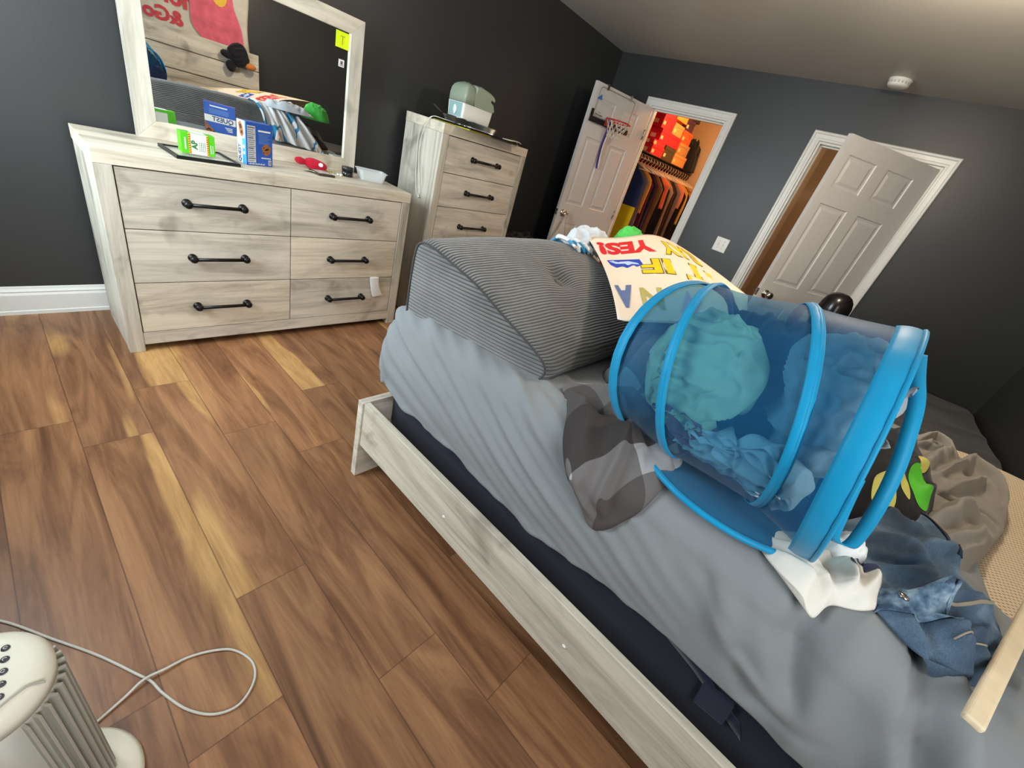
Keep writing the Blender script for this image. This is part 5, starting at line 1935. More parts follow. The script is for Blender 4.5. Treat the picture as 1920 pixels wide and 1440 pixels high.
m = crumple([(-2.72, -1.83), (-2.60, -1.77), (-2.42, -1.76), (-2.28, -1.80), (-2.40, -1.87), (-2.62, -1.90)], 1.068, 0.045, 61, 0.018, 16, 0.3, 1.5, (30, 70))
o = obj('white_garment', m, fabric('white_blue_terry', S(214, 222, 232), 500), base=True)
tag(o, 'white cloth heaped on the cushion behind the top of the poster', 'clothing')
m = crumple([(-2.36, -1.88), (-2.28, -1.82), (-2.14, -1.83), (-2.08, -1.91), (-2.16, -1.97), (-2.30, -1.96)], 1.05, 0.125, 67, 0.012, 20, 0.3, 1.5, (30, 70))
o = obj('green_sock', m, fabric('bright_green_terry', S(86, 206, 92), 260, bump=0.6), base=True)
tag(o, 'bright green fuzzy sock behind the top edge of the poster', 'sock')

# ------------------------------------------------------------------ blue pop-up hamper lying on its side
RINGS = [(Vector((-3.346, -2.683, 1.020)), -2.020, 0.236, 0.203), (Vector((-3.372, -2.751, 1.036)), -1.619, 0.320, 0.209),
         (Vector((-3.368, -2.924, 1.054)), -1.290, 0.235, 0.221), (Vector((-3.376, -3.087, 1.058)), -1.611, 0.198, 0.241)]
def ringbasis(th, el):
    a = Vector((math.cos(th) * math.cos(el), math.sin(th) * math.cos(el), math.sin(el)))
    u = Vector((-math.sin(th), math.cos(th), 0)); v = a.cross(u)
    return a, u, v
def hp_pt(s, ang, k=1.0):
    """s in 0..3 along the rings"""
    i = min(2, int(s)); t = s - i
    c0, t0, e0, r0 = RINGS[i]; c1, t1, e1, r1 = RINGS[i + 1]
    a0, u0, v0 = ringbasis(t0, e0); a1_, u1, v1 = ringbasis(t1, e1)
    p0 = c0 + (u0 * math.cos(ang) + v0 * math.sin(ang)) * r0 * k
    p1 = c1 + (u1 * math.cos(ang) + v1 * math.sin(ang)) * r1 * k
    p = p0.lerp(p1, t)
    cc = c0.lerp(c1, t)
    sag = 1 - 0.035 * math.sin(math.pi * t) * (0.6 + 0.4 * math.sin(ang * 5 + s))
    p = cc + (p - cc) * sag
    return p
MMESH = NT('blue_mesh_fabric')
MMESH.base(S(0, 104, 158)); MMESH.set(Roughness=0.5)
MMESH.b.inputs['Sheen Weight'].default_value = 0.3
vv = MMESH.coord()
wv = MMESH.noise(vv, 6, 3)
tr_ = MMESH.n('BsdfTransparent'); tr_.inputs['Color'].default_value = (0.44, 0.72, 0.82, 1)
mx_ = MMESH.n('MixShader')
MMESH.l(MMESH.ramp(wv, [(0.35, (0.27, 0.27, 0.27, 1)), (0.65, (0.38, 0.38, 0.38, 1))]), mx_.inputs[0])
MMESH.l(tr_.outputs[0], mx_.inputs[1]); MMESH.l(MMESH.b.outputs[0], mx_.inputs[2])
MMESH.l(mx_.outputs[0], MMESH.out.inputs['Surface'])
MBAND = fabric('bright_blue_polyester', S(8, 138, 184), 600, var=0.08, rough=0.5, bump=0.05)
hm = thing('laundry_hamper', (-3.34, -2.86, ZT + 0.02), 'bright blue mesh pop-up laundry hamper lying on its side on the bed', 'laundry hamper')
m = MB(); m.grid(lambda u, v: hp_pt(v * 2.9999, u * 2 * math.pi), 96, 48, wrap_u=True)
obj('mesh_wall', m, MMESH.m, hm)
for i, (c, th, el, r) in enumerate(RINGS):
    a, u, v = ringbasis(th, el)
    w = (0.030, 0.020, 0.022, 0.042)[i]
    m = MB()
    def bandf(uu, vv, c=c, a=a, u=u, v=v, r=r, w=w, i=i):
        an = uu * 2 * math.pi
        puff = 0.0035 * math.sin(vv * math.pi) + 0.0004 * math.sin(an * 31)
        off = (vv - 0.5) * w + (0.012 if i == 0 else (-0.014 if i == 3 else 0))
        return c + a * off + (u * math.cos(an) + v * math.sin(an)) * (r + 0.0022 + puff)
    m.grid(bandf, 120, 6, wrap_u=True)
    b = obj('ring_band', m, MBAND, hm, solid=0.0012)
    m = MB(); m.tube([c + (u * math.cos(k * math.pi / 36) + v * math.sin(k * math.pi / 36)) * (r + 0.003) + a * (0.004 if i < 3 else 0.006) for k in range(72)], 0.0042, 7, closed=True)
    obj('spring_wire', m, MBAND, b)
# bottom panel (far-left end)
c, th, el, r = RINGS[0]; a, u, v = ringbasis(th, el)
m = MB(); m.lathe([(r, 0.0), (r * 0.6, -0.006), (0.0, -0.010)], c, a, 48)
obj('end_panel', m, MMESH.m, hm)
# hinged lid spread under the hamper
MLID = fabric('blue_lid_cloth', S(0, 112, 158), 600, var=0.05, rough=0.45, bump=0.05)
lc_ = Vector((-3.325, -2.935, ZT + 0.0285)); lr = 0.238
ln_ = Vector((0.06, 0.0, 1)).normalized(); lu = Vector((1, 0, -0.06)).normalized(); lv = ln_.cross(lu)
m = MB()
def lid(uu, vv):
    an = uu * 2 * math.pi; rr_ = lr * vv
    p = lc_ + lu * rr_ * math.cos(an) + lv * rr_ * math.sin(an)
    return p + Vector((0, 0, 0.004 * noise.noise(p * 9) - 0.004 * (1 - vv)))
m.grid(lambda a_, b_: lid(a_, max(b_, 0.01)), 64, 14, wrap_u=True)
L1 = obj('lid', m, MLID, hm, solid=0.002)
m = MB(); m.tube([lc_ + lu * lr * math.cos(k * math.pi / 36) + lv * lr * math.sin(k * math.pi / 36) for k in range(72)], 0.0075, 8, closed=True)
obj('lid_rim', m, MBAND, L1)
# carrying straps at the opening
for pts in ([(-3.44, -3.050, 1.268), (-3.478, -3.062, 1.242), (-3.515, -3.080, 1.209), (-3.545, -3.095, 1.165), (-3.562, -3.112, 1.110), (-3.572, -3.128, 1.038), (-3.560, -3.140, 0.962), (-3.562, -3.128, 0.950), (-3.578, -3.110, 0.962), (-3.600, -3.092, 1.016), (-3.606, -3.080, 1.060), (-3.602, -3.075, 1.084)],):
    P_ = catmull(pts, 8); mm = MB(); vs = []
    for k, p in enumerate(P_):
        t = k / (len(P_) - 1)
        wd = Vector((0.10, -0.95, 0.25)).normalized()
        vs += [p + wd * 0.0105, p - wd * 0.0105]
    mm.add(vs, [(2 * i, 2 * i + 1, 2 * i + 3, 2 * i + 2) for i in range(len(P_) - 1)], smooth=True)
    obj('carry_strap', mm, MBAND, hm, solid=0.002)
def keep_inside(p):
    best = None
    for (c0, t0, e0, r0), (c1, t1, e1, r1) in zip(RINGS[:-1], RINGS[1:]):
        d = c1 - c0
        t = min(1.0, max(0.0, (p - c0).dot(d) / d.dot(d)))
        q = c0 + d * t
        if best is None or (p - q).length < best[0]:
            best = ((p - q).length, q, d.normalized(), r0 + (r1 - r0) * t)
    _, q, d, r = best
    v_ = p - q
    ax_ = d * v_.dot(d); rad_ = v_ - ax_
    w_ = ridge(p.x, p.y, p.z * 2.5, 9, 15, 3.1, 1.2) * 0.6 + 0.4 * ridge(p.z * 1.5, p.x, p.y, 17, 21, 8.7, 1.0)
    lim = r * (0.815 + 0.085 * w_)
    if rad_.length > lim:
        rad_ = rad_.normalized() * lim
    if ax_.length > 0.02:
        ax_ = ax_.normalized() * 0.02
    return q + ax_ + rad_


def wad(c, rad, seed, amp=0.02, sc=11, rot=0.0, ang=0.7, inside=False):
    m = MB()
    c = Vector(c); cr, sr = math.cos(rot), math.sin(rot)
    def f(u, v):
        a = u * 2 * math.pi; b = (v - 0.5) * math.pi * 0.998
        d = Vector((math.cos(a) * math.cos(b), math.sin(a) * math.cos(b), math.sin(b)))
        p = Vector((d.x * rad[0], d.y * rad[1], d.z * rad[2]))
        q = Vector((p.x * math.cos(ang) + p.z * math.sin(ang), p.y, -p.x * math.sin(ang) + p.z * math.cos(ang)))
        r1 = ridge(q.x, q.y, q.z * 2, sc * 0.6, sc * 1.3, seed, 0.9)
        r2 = ridge(q.y, q.z, q.x, sc * 1.5, sc * 1.5, seed + 4, 0.6)
        n = noise.noise(p * sc * 0.4 + Vector((seed, 0, 0)))
        p = p + d * amp * (r1 * 1.1 + 0.4 * r2 + n * 1.2)
        q_ = c + Vector((p.x * cr - p.y * sr, p.x * sr + p.y * cr, p.z))
        return keep_inside(q_) if inside else q_
    m.grid(f, 110, 64, wrap_u=True)
    return m
ins = [((-3.465, -2.765, 1.090), (0.10, 0.095, 0.115), 1.0, 'sage_shirt', (206, 214, 178), 'pale sage green t-shirt bundled inside the left end of the hamper', 't-shirt'),
       ((-3.455, -3.000, 1.130), (0.12, 0.075, 0.115), 2.0, 'grey_towel', (150, 160, 170), 'pale grey towel bundled inside the upper right of the hamper', 'towel'),
       ((-3.53, -2.975, 0.965), (0.05, 0.06, 0.055), 5.0, 'white_shirt', (196, 206, 214), 'white shirt crumpled low inside the hamper between its last two rings', 'shirt'),
       ((-3.52, -2.88, 0.945), (0.05, 0.045, 0.050), 7.0, 'white_towel', (190, 200, 206), 'small white cloth low in the middle of the hamper', 'cloth'),
       ((-3.505, -2.80, 0.985), (0.05, 0.035, 0.035), 9.0, 'maroon_shirt', (140, 90, 110), 'faded maroon shirt inside the hamper below the sage green one', 'shirt'),
       ((-3.31, -2.87, 1.025), (0.17, 0.18, 0.18), 12.0, 'navy_clothes', (24, 40, 70), 'dark navy clothing filling the back of the hamper', 'clothing')]
for c_, r_, sd_, nm, col, lab, cat in ins:
    o = obj(nm, wad(c_, r_, sd_, 0.024, 13, 0.3, inside=True), fabric(nm + '_cloth', S(*col), 500), base=True)
    tag(o, lab, cat)

# ------------------------------------------------------------------ clothes spilling out of the hamper
Z1 = ZT + 0.017
BF = [([(-2.318, -3.357), (-2.160, -3.416), (-2.200, -3.462), (-2.264, -3.499)], 0.030, 0.020, 0.010),
      ([(-2.367, -3.363), (-2.319, -3.405), (-2.336, -3.442)], 0.022, 0.014, 0.008),
      ([(-2.400, -3.350), (-2.360, -3.390), (-2.370, -3.430)], 0.020, 0.012, 0.008),
      ([(-2.582, -3.367), (-2.428, -3.413), (-2.288, -3.470)], 0.030, 0.012, 0.026),
      ([(-2.713, -3.366), (-2.512, -3.441), (-2.273, -3.524), (-2.361, -3.580), (-2.480, -3.600), (-2.598, -3.590)], 0.036, 0.010, 0.022),
      ([(-2.665, -3.395), (-2.512, -3.448), (-2.477, -3.476)], -0.016, 0.010, 0.016),
      ([(-2.555, -3.487), (-2.448, -3.527), (-2.495, -3.551), (-2.563, -3.569)], 0.022, 0.008, 0.020),
      ([(-2.741, -3.408), (-2.536, -3.493), (-2.509, -3.516)], 0.026, 0.024, 0.008),
      ([(-2.762, -3.396), (-2.760, -3.451), (-2.700, -3.505), (-2.660, -3.560)], -0.028, 0.012, 0.014),
      ([(-3.061, -3.329), (-2.938, -3.378), (-2.839, -3.417), (-2.74, -3.47), (-2.70, -3.53)], 0.030, 0.012, 0.026),
      ([(-3.094, -3.343), (-3.049, -3.387), (-2.865, -3.481), (-2.772, -3.535)], 0.026, 0.014, 0.024),
      ([(-3.144, -3.385), (-3.024, -3.438), (-2.850, -3.515)], 0.018, 0.010, 0.020),
      ([(-2.90, -3.30), (-2.70, -3.34), (-2.50, -3.38)], 0.030, 0.03, 0.02)]
m = heap([(-2.98, -3.15), (-2.60, -3.12), (-2.30, -3.20), (-2.12, -3.31), (-2.03, -3.42), (-2.05, -3.52), (-2.18, -3.60), (-2.33, -3.645), (-2.55, -3.620), (-2.74, -3.565), (-2.94, -3.498), (-3.09, -3.445), (-3.16, -3.38), (-3.10, -3.28)], Z1, 0.050, BF, 7.1, (110, 300), 2.4)
o = obj('bunched_sheet', m, fabric('taupe_grey_cotton', S(140, 134, 126), 700, var=0.03), base=True)
tag(o, 'bunched taupe grey top sheet heaped right of the hamper opening', 'bed sheet')
m = heap([(-3.20, -3.17), (-2.85, -3.13), (-2.50, -3.18), (-2.30, -3.27), (-2.50, -3.355), (-2.78, -3.385), (-2.96, -3.372), (-3.12, -3.32)], Z1 + 0.01, 0.105,
         [([(-3.10, -3.20), (-2.90, -3.26), (-2.75, -3.33)], 0.018, 0.03, 0.02), ([(-2.90, -3.18), (-2.65, -3.24), (-2.50, -3.32)], 0.020, 0.02, 0.035), ([(-3.0, -3.30), (-2.85, -3.35)], 0.012, 0.012, 0.012)], 3.3, (70, 160), 2.6)
ts = obj('black_shirt', m, fabric('black_cotton', S(16, 15, 17), 700), base=True)
tag(ts, 'black t-shirt with a green and yellow print spilling from the hamper opening', 't-shirt')
def on_heap(o, pts, off):
    """press flat outline points onto the top of heap o (world coordinates)"""
    from mathutils.bvhtree import BVHTree
    me = o.data
    bv = BVHTree.FromPolygons([tuple(v.co + o.location) for v in me.vertices], [tuple(p.vertices) for p in me.polygons])
    out = []
    for x, y in pts:
        hit = bv.ray_cast(Vector((x, y, 2.0)), Vector((0, 0, -1)))
        z = hit[0].z if hit[0] is not None else Z1
        out.append(Vector((x, y, z + off)))
    return out
def patch_on(o, name, outline, mat, off=0.0015, n=10):
    cx = sum(p[0] for p in outline) / len(outline); cy = sum(p[1] for p in outline) / len(outline)
    ol = catmull([(a, b, 0) for a, b in outline], 5, True)
    pts = []
    K = len(ol)
    for j in range(1, n + 1):
        t = j / n
        for p in ol:
            pts.append((cx + (p.x - cx) * t, cy + (p.y - cy) * t))
    P3 = on_heap(o, pts, off)
    mm = MB(); fs = [tuple(range(K))]
    for j in range(n - 1):
        for k in range(K):
            fs.append((j * K + k, j * K + (k + 1) % K, (j + 1) * K + (k + 1) % K, (j + 1) * K + k))
    mm.add(P3, fs, smooth=True)
    return obj(name, mm, mat, o)
MPG = plain('green_shirt_print', S(84, 190, 40), 0.7, var=0.05)
MPY = plain('yellow_shirt_print', S(206, 196, 96), 0.7, var=0.05)
patch_on(ts, 'green_print', [(-2.98, -3.275), (-2.93, -3.265), (-2.88, -3.29), (-2.92, -3.325), (-3.00, -3.335), (-3.03, -3.31)], MPG)
patch_on(ts, 'yellow_print', [(-2.86, -3.280), (-2.82, -3.285), (-2.83, -3.30), (-2.80, -3.315), (-2.86, -3.312), (-2.89, -3.295)], MPY)
patch_on(ts, 'yellow_print', [(-3.12, -3.21), (-3.05, -3.20), (-3.02, -3.235), (-3.08, -3.26), (-3.14, -3.25)], MPY)
patch_on(ts, 'yellow_print', [(-3.02, -3.255), (-2.98, -3.25), (-2.985, -3.272), (-3.04, -3.285)], MPY)
m = crumple([(-3.20, -3.22), (-3.08, -3.24), (-2.98, -3.33), (-2.93, -3.41), (-3.02, -3.43), (-3.14, -3.35), (-3.22, -3.28)], Z1 + 0.004, 0.038, 83, 0.008, 14, 0.5, 2, (34, 80))
o = obj('khaki_garment', on_sheet(m), fabric('khaki_cotton', S(138, 118, 84), 600), base=True)
tag(o, 'khaki cloth sticking out between the black t-shirt and the jeans', 'clothing')

MDEN = NT('denim')
v = MDEN.coord()
n1 = MDEN.noise(v, 5, 4); n2 = MDEN.noise(MDEN.coord((1, 1, 1)), 420, 2)
c = MDEN.ramp(n1, [(0.32, S(44, 60, 78)), (0.5, S(80, 102, 124)), (0.64, S(136, 158, 176))])
MDEN.base(MDEN.mix(1.0, c, MDEN.ramp(n2, [(0.3, (0.7, 0.72, 0.75, 1)), (0.6, (1.05, 1.05, 1.05, 1))]), 'MULTIPLY'))
MDEN.set(Roughness=0.9); MDEN.bump(n2, 0.3, 0.002)
JF = [([(-3.20, -3.21), (-3.06, -3.265), (-3.02, -3.31), (-3.10, -3.365), (-3.20, -3.375)], 0.016, 0.010, 0.020),
      ([(-3.26, -3.22), (-3.29, -3.28), (-3.36, -3.31), (-3.42, -3.29)], 0.022, 0.016, 0.028),
      ([(-3.25, -3.30), (-3.19, -3.325), (-3.16, -3.36), (-3.22, -3.385)], 0.018, 0.012, 0.022),
      ([(-3.46, -3.26), (-3.42, -3.315), (-3.34, -3.375), (-3.276, -3.430)], 0.026, 0.012, 0.010),
      ([(-3.47, -3.31), (-3.40, -3.37), (-3.33, -3.42)], -0.014, 0.010, 0.010),
      ([(-3.49, -3.325), (-3.43, -3.375), (-3.37, -3.425)], 0.016, 0.010, 0.012),
      ([(-3.52, -3.33), (-3.47, -3.375), (-3.43, -3.41)], 0.014, 0.014, 0.018),
      ([(-3.34, -3.22), (-3.36, -3.26), (-3.33, -3.30)], -0.012, 0.012, 0.014),
      ([(-3.10, -3.24), (-3.14, -3.29), (-3.12, -3.33)], 0.014, 0.014, 0.02)]
m = heap([(-3.22, -3.17), (-3.05, -3.235), (-2.94, -3.320), (-3.02, -3.385), (-3.16, -3.425), (-3.28, -3.462), (-3.40, -3.450), (-3.495, -3.405), (-3.550, -3.325), (-3.525, -3.265), (-3.44, -3.215), (-3.33, -3.18)], Z1, 0.052, JF, 9.1, (90, 240), 2.6)
jn = obj('jeans', on_sheet(m), MDEN.m, base=True)
tag(jn, 'faded blue denim jeans crumpled in front of the hamper opening', 'jeans')
def band_on(o, name, line, width, mat, off, seg=6):
    P_ = catmull([(a, b, 0) for a, b in line], seg)
    pts = []
    for i, p in enumerate(P_):
        d = (P_[min(i + 1, len(P_) - 1)] - P_[max(i - 1, 0)]).normalized()
        nrm = Vector((-d.y, d.x, 0))
        for k in (-1, -0.5, 0, 0.5, 1):
            q = p + nrm * width * k / 2
            pts.append((q.x, q.y))
    P3 = on_heap(o, pts, off)
    mm = MB(); fs = []
    for i in range(len(P_) - 1):
        for k in range(4):
            fs.append((i * 5 + k, i * 5 + k + 1, i * 5 + 6 + k, i * 5 + 5 + k))
    mm.add(P3, fs, smooth=True)
    return obj(name, mm, mat, o, solid=0.002)
MDENL = NT('denim_light')
v = MDENL.coord(); n1 = MDENL.noise(v, 40, 4)
MDENL.base(MDENL.ramp(n1, [(0.35, S(44, 66, 92)), (0.5, S(92, 118, 142)), (0.7, S(150, 170, 184))])); MDENL.set(Roughness=0.9)
MDENL.bump(MDENL.noise(v, 420, 2), 0.3, 0.002)
wbd = band_on(jn, 'waistband', [(-3.485, -3.235), (-3.475, -3.275), (-3.445, -3.312), (-3.425, -3.330)], 0.048, MDENL.m, 0.005)
MST = plain('tan_stitching', S(150, 140, 124), 0.8)
band_on(jn, 'stitched_seam', [(-3.16, -3.225), (-3.06, -3.27), (-3.03, -3.315), (-3.10, -3.36), (-3.20, -3.372)], 0.010, plain('dark_denim_seam', S(34, 46, 62), 0.9), 0.003)
band_on(jn, 'stitched_seam', [(-3.425, -3.325), (-3.36, -3.372), (-3.29, -3.425)], 0.0028, MST, 0.003)
band_on(jn, 'stitched_seam', [(-3.50, -3.34), (-3.465, -3.365), (-3.435, -3.40)], 0.0024, MST, 0.002)
band_on(jn, 'belt_loop', [(-3.415, -3.320), (-3.430, -3.335), (-3.445, -3.352)], 0.014, MDENL.m, 0.010)
m = MB(); m.lathe([(0, 0), (0.0085, 0), (0.0085, 0.003), (0.004, 0.005), (0, 0.005)], on_heap(jn, [(-3.472, -3.268)], 0.008)[0], (0, 0, 1), 16)
obj('metal_button', m, MCHROME, jn)

m = heap([(-3.50, -3.045), (-3.42, -3.06), (-3.34, -3.13), (-3.31, -3.20), (-3.36, -3.255), (-3.44, -3.268), (-3.52, -3.235), (-3.535, -3.19), (-3.575, -3.17), (-3.56, -3.10)], Z1, 0.024,
         [([(-3.51, -3.06), (-3.53, -3.12), (-3.55, -3.165)], 0.012, 0.012, 0.020), ([(-3.47, -3.08), (-3.49, -3.14), (-3.53, -3.18)], 0.014, 0.010, 0.022),
          ([(-3.43, -3.13), (-3.45, -3.18), (-3.50, -3.20), (-3.53, -3.19)], 0.020, 0.012, 0.016), ([(-3.37, -3.22), (-3.43, -3.235), (-3.50, -3.225)], 0.018, 0.016, 0.014),
          ([(-3.36, -3.19), (-3.42, -3.20), (-3.46, -3.215)], 0.014, 0.009, 0.014), ([(-3.49, -3.15), (-3.45, -3.155), (-3.41, -3.17)], -0.012, 0.010, 0.010)], 5.5, (70, 200), 2.4)
o = obj('white_tee', on_sheet(m), fabric('offwhite_cotton', S(222, 218, 208), 700, var=0.03), base=True)
tag(o, 'off-white t-shirt crumpled below the hamper opening beside the jeans', 't-shirt')
patch_on(o, 'navy_print', [(-3.44, -3.205), (-3.41, -3.20), (-3.39, -3.225), (-3.42, -3.235)], plain('navy_violet_print', S(44, 44, 92), 0.7), 0.0015, 5)
patch_on(o, 'navy_print', [(-3.475, -3.185), (-3.455, -3.18), (-3.45, -3.20), (-3.47, -3.205)], plain('navy_black_print', S(30, 32, 52), 0.7), 0.0015, 5)
m = crumple([(-3.415, -3.145), (-3.36, -3.150), (-3.325, -3.185), (-3.345, -3.222), (-3.40, -3.215), (-3.43, -3.18)], Z1 + 0.030, 0.036, 99, 0.010, 26, 0.2, 1.5, (36, 80))
o = obj('white_sock', on_sheet(m), fabric('bright_white_cotton', S(240, 242, 242), 700, var=0.02), base=True)
tag(o, 'balled bright white sock under the edge of the hamper opening', 'sock')

# wooden lath on the bed
p0, p1 = Vector((-3.622, -3.372, 0.848)), Vector((-3.02, -3.560, 0.880))
ax = (p1 - p0).normalized(); sy = Vector((-ax.y, ax.x, 0)).normalized(); sz = ax.cross(sy)
m = MB(); c_ = (p0 + p1) / 2
m.obox(c_, ax, sy, sz, (p1 - p0).length / 2, 0.013, 0.007)
ws = obj('wooden_lath', m, plain('pale_pine', S(226, 208, 176), 0.6, var=0.06, scale=20), base=True, bevel=0.005, seg=3)
tag(ws, 'pale pine wooden lath lying across the sheet at the near edge of the bed', 'wood')

# ------------------------------------------------------------------ beyond the bed
MCHAR = fabric('charcoal_upholstery', S(74, 72, 70), 400, var=0.10, mottled=5)
sb = thing('daybed', (-0.75, -3.48, 0), 'low charcoal upholstered daybed in the corner beyond the bed', 'daybed')
def crease(p, d):
    r = ridge(p.x, p.y, 0, 2.4, 2.4, 5.5, 1.2)
    return Vector((0, 0, (0.010 * r + 0.008 * noise.noise(p * 3)) if p.z > 0.6 else 0)) + d * 0.003
obj('mattress_pad', rbox(-1.48, -0.025, -3.945, -3.14, 0.30, 0.655, 0.045, 70, 50, 12, crease), MCHAR, sb)
obj('base_box', rbox(-1.46, -0.03, -3.94, -3.16, 0.06, 0.2995, 0.015, 4, 4, 3), MCHAR, sb)
for x in (-1.40, -0.09):
    for y in (-3.88, -3.22):
        m = MB(); m.lathe([(0, 0), (0.02, 0), (0.026, 0.06), (0, 0.06)], (x, y, 0.0005), (0, 0, 1), 14)
        obj('leg', m, MBLACK, sb)
pb = thing('punching_bag', (-1.1, -2.852, 0), 'black glossy vinyl punching bag with a rounded top standing behind the bed', 'punching bag')
MVIN = plain('black_vinyl', S(22, 20, 20), 0.22, var=0.1)
m = MB(); m.lathe([(0.0, 0.20), (0.085, 0.20), (0.088, 0.24), (0.088, 1.05), (0.085, 1.09), (0.074, 1.125), (0.055, 1.148), (0.030, 1.161), (0.0, 1.165)], (-1.1, -2.852, 0), (0, 0, 1), 40)
obj('bag_body', m, MVIN, pb)
m = MB(); m.lathe([(0, 0), (0.22, 0), (0.23, 0.02), (0.20, 0.10), (0.09, 0.16), (0.06, 0.20), (0, 0.20)], (-1.1, -2.852, 0.0005), (0, 0, 1), 40)
obj('base', m, MBLACK, pb)

# wall cloth over the headboard (seen in the mirror)
tp = thing('wall_tapestry', (-2.82, -3.955, 1.2), 'grey painted cloth with red letters and a pink shape hanging behind the headboard', 'tapestry')
m = MB(); m.grid(lambda u, v: (-3.60 + 1.545 * u + 0.012 * math.sin(v * 9), -3.955 - 0.006 * math.sin(u * 22), 1.10 + 1.0 * v), 60, 30)
obj('cloth', m, fabric('pale_grey_cloth', S(190, 184, 172), 300), tp, solid=0.002)
ft = lambda x, y: Vector((x, -3.9455, y))
MPINK = plain('pink_paint', S(206, 92, 110), 0.8, var=0.12, scale=12)
MOCH = plain('ochre_paint', S(216, 176, 60), 0.8, var=0.05)
MBRD = plain('red_brush_paint', S(190, 60, 70), 0.8, var=0.1)
m = MB()
pk = [(p.x, p.y) for p in catmull([(-2.62, 1.72, 0), (-2.60, 1.50, 0), (-2.42, 1.37, 0), (-2.22, 1.34, 0), (-2.12, 1.38, 0), (-2.13, 1.60, 0), (-2.20, 1.78, 0), (-2.24, 1.98, 0), (-2.40, 2.06, 0), (-2.60, 2.0, 0)], 5, True)]
cxp = sum(a for a, b in pk) / len(pk); czp = sum(b for a, b in pk) / len(pk)
m.add([ft(cxp, czp)] + [ft(a, b) for a, b in pk], [(0, k + 1, (k + 1) % len(pk) + 1) for k in range(len(pk))])
obj('pink_shape', m, MPINK, tp)
m = MB(); f2 = lambda x, y: Vector((x, -3.9445, y))
for cx_, cz_, rx_, rz_ in ((-2.34, 1.86, 0.075, 0.10), (-2.56, 1.84, 0.065, 0.05)):
    poly(m, f2, [(cx_ + rx_ * math.cos(k * 0.42), cz_ + rz_ * math.sin(k * 0.42)) for k in range(15)])
obj('yellow_shape', m, MOCH, tp)
m = MB()
write(m, 'for', 0.2, lambda x, y: Vector((-2.76 - x, -3.9455, 1.70 + y)), 0.008, fit=(0.26, 0.16))
write(m, '&Go', 0.2, lambda x, y: Vector((-2.86 - x, -3.9455, 1.52 + y)), 0.008, fit=(0.34, 0.13))
obj('lettering', m, MBRD, tp)
# dark plush hanging on the headboard corner
pt_ = thing('plush_toy', (-2.24, -3.83, 1.20), 'black plush toy with a bit of orange hanging over the headboard corner', 'plush toy')
MPLB2 = fabric('black_plush', S(26, 25, 30), 200, bump=0.5)
obj('body', wad((-2.22, -3.815, 1.37), (0.095, 0.05, 0.10), 3.0, 0.012, 12), MPLB2, pt_)
obj('arm', wad((-2.335, -3.82, 1.345), (0.055, 0.035, 0.035), 4.0, 0.006, 12), MPLB2, pt_)
obj('leg', wad((-2.30, -3.82, 1.245), (0.045, 0.035, 0.05), 6.0, 0.006, 12), MPLB2, pt_)
obj('foot', wad((-2.10, -3.80, 1.29), (0.05, 0.03, 0.03), 8.0, 0.006, 12), fabric('orange_felt', S(200, 120, 60), 300), pt_)

# ------------------------------------------------------------------ tower fan heater, bottom left
FX, FY, FH, FR = -4.580, -2.315, 0.52, 0.082
MFAN = plain('ivory_plastic', S(226, 222, 206), 0.38, var=0.01)
MFANG = plain('warm_grey_plastic', S(168, 164, 152), 0.42, var=0.01)
fan = thing('tower_heater', (FX, FY, 0), 'ivory tower fan with a row of dark round buttons at the lower left corner', 'fan')
m = MB(); m.lathe([(0, 0), (0.128, 0), (0.130, 0.008), (0.122, 0.020), (0.085, 0.030), (0.0, 0.031)], (FX, FY, 0.0005), (0, 0, 1), 56)
obj('base', m, MFAN, fan)
m = MB(); m.lathe([(0, 0.0305), (FR - 0.008, 0.0305), (FR - 0.004, 0.05), (FR - 0.002, FH - 0.045), (0, FH - 0.045)], (FX, FY, 0.0005), (0, 0, 1), 56)
obj('housing', m, MFANG, fan)
m = MB(); m.lathe([(0, FH - 0.0445), (FR, FH - 0.0445), (FR + 0.002, FH - 0.02), (FR - 0.002, FH - 0.008), (FR - 0.010, FH - 0.001), (FR - 0.02, FH), (0, FH)], (FX, FY, 0), (0, 0, 1), 56)
obj('top_cap', m, MFAN, fan)
m = MB()
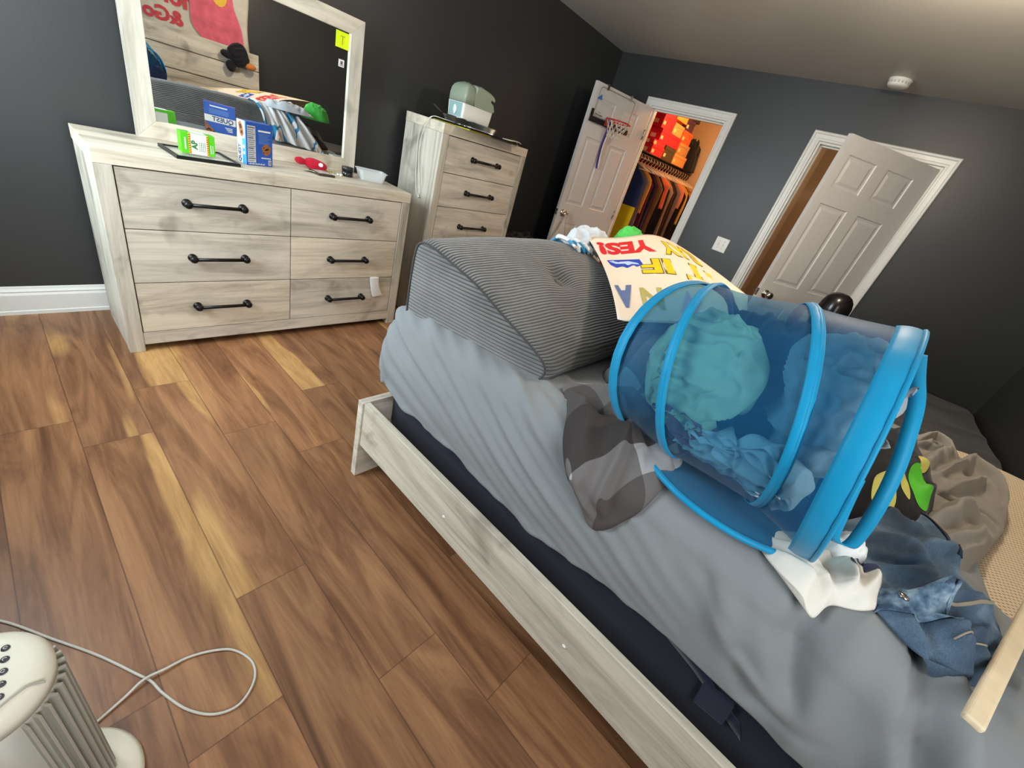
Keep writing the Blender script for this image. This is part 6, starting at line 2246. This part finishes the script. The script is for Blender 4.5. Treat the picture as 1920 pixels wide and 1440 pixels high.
for k in range(14):
    a = math.radians(-62 + k * 9.5)
    c_ = Vector((FX + FR * math.cos(a), FY + FR * math.sin(a), 0.255))
    m.obox(c_, (math.cos(a), math.sin(a), 0), (-math.sin(a), math.cos(a), 0), (0, 0, 1), 0.008, 0.0022, 0.215)
obj('air_grille', m, MFANG, fan, bevel=0.0006)
m = MB()
m.tube(catmull([(-4.575, -2.385, FH - 0.001), (-4.556, -2.374, FH + 0.0005), (-4.540, -2.366, FH + 0.0005), (-4.524, -2.361, FH), (-4.509, -2.363, FH - 0.007)], 6), 0.0018, 6)
obj('cap_seam', m, MFANG, fan)
for k, (x, y) in enumerate(((-4.541, -2.281), (-4.543, -2.300), (-4.546, -2.319), (-4.549, -2.338), (-4.552, -2.357))):
    m = MB(); m.lathe([(0, 0), (0.0052, 0), (0.0046, 0.0016), (0, 0.002)], (x, y, FH), (0, 0, 1), 18)
    b = obj('button', m, plain('dark_grey_button', S(64, 66, 74), 0.4), fan)
    m = MB(); m.tube([(x + 0.0022 * math.cos(a), y + 0.0022 * math.sin(a), FH + 0.0022) for a in [j * 0.7 for j in range(7 if k % 2 else 9)]], 0.0004, 4)
    obj('icon', m, MWHITE, b)
pts = [(-4.70, -1.74, 0.004), (-4.627, -1.802, 0.004), (-4.547, -1.925, 0.004), (-4.48, -2.03, 0.004), (-4.421, -2.139, 0.004), (-4.405, -2.170, 0.004), (-4.392, -2.215, 0.004), (-4.362, -2.285, 0.004), (-4.320, -2.335, 0.004), (-4.270, -2.350, 0.004), (-4.225, -2.318, 0.004), (-4.213, -2.270, 0.004), (-4.235, -2.215, 0.004), (-4.270, -2.185, 0.004), (-4.325, -2.162, 0.004), (-4.375, -2.160, 0.008), (-4.416, -2.158, 0.011), (-4.455, -2.172, 0.006), (-4.505, -2.190, 0.004), (-4.56, -2.21, 0.004)]
m = MB(); m.tube(catmull(pts, 8), 0.0032, 8)
o = obj('power_cord', m, plain('grey_white_cord', S(206, 202, 192), 0.5, var=0.01), base=True)
tag(o, 'thin off-white power cord looping across the wood floor beside the tower fan', 'cord')
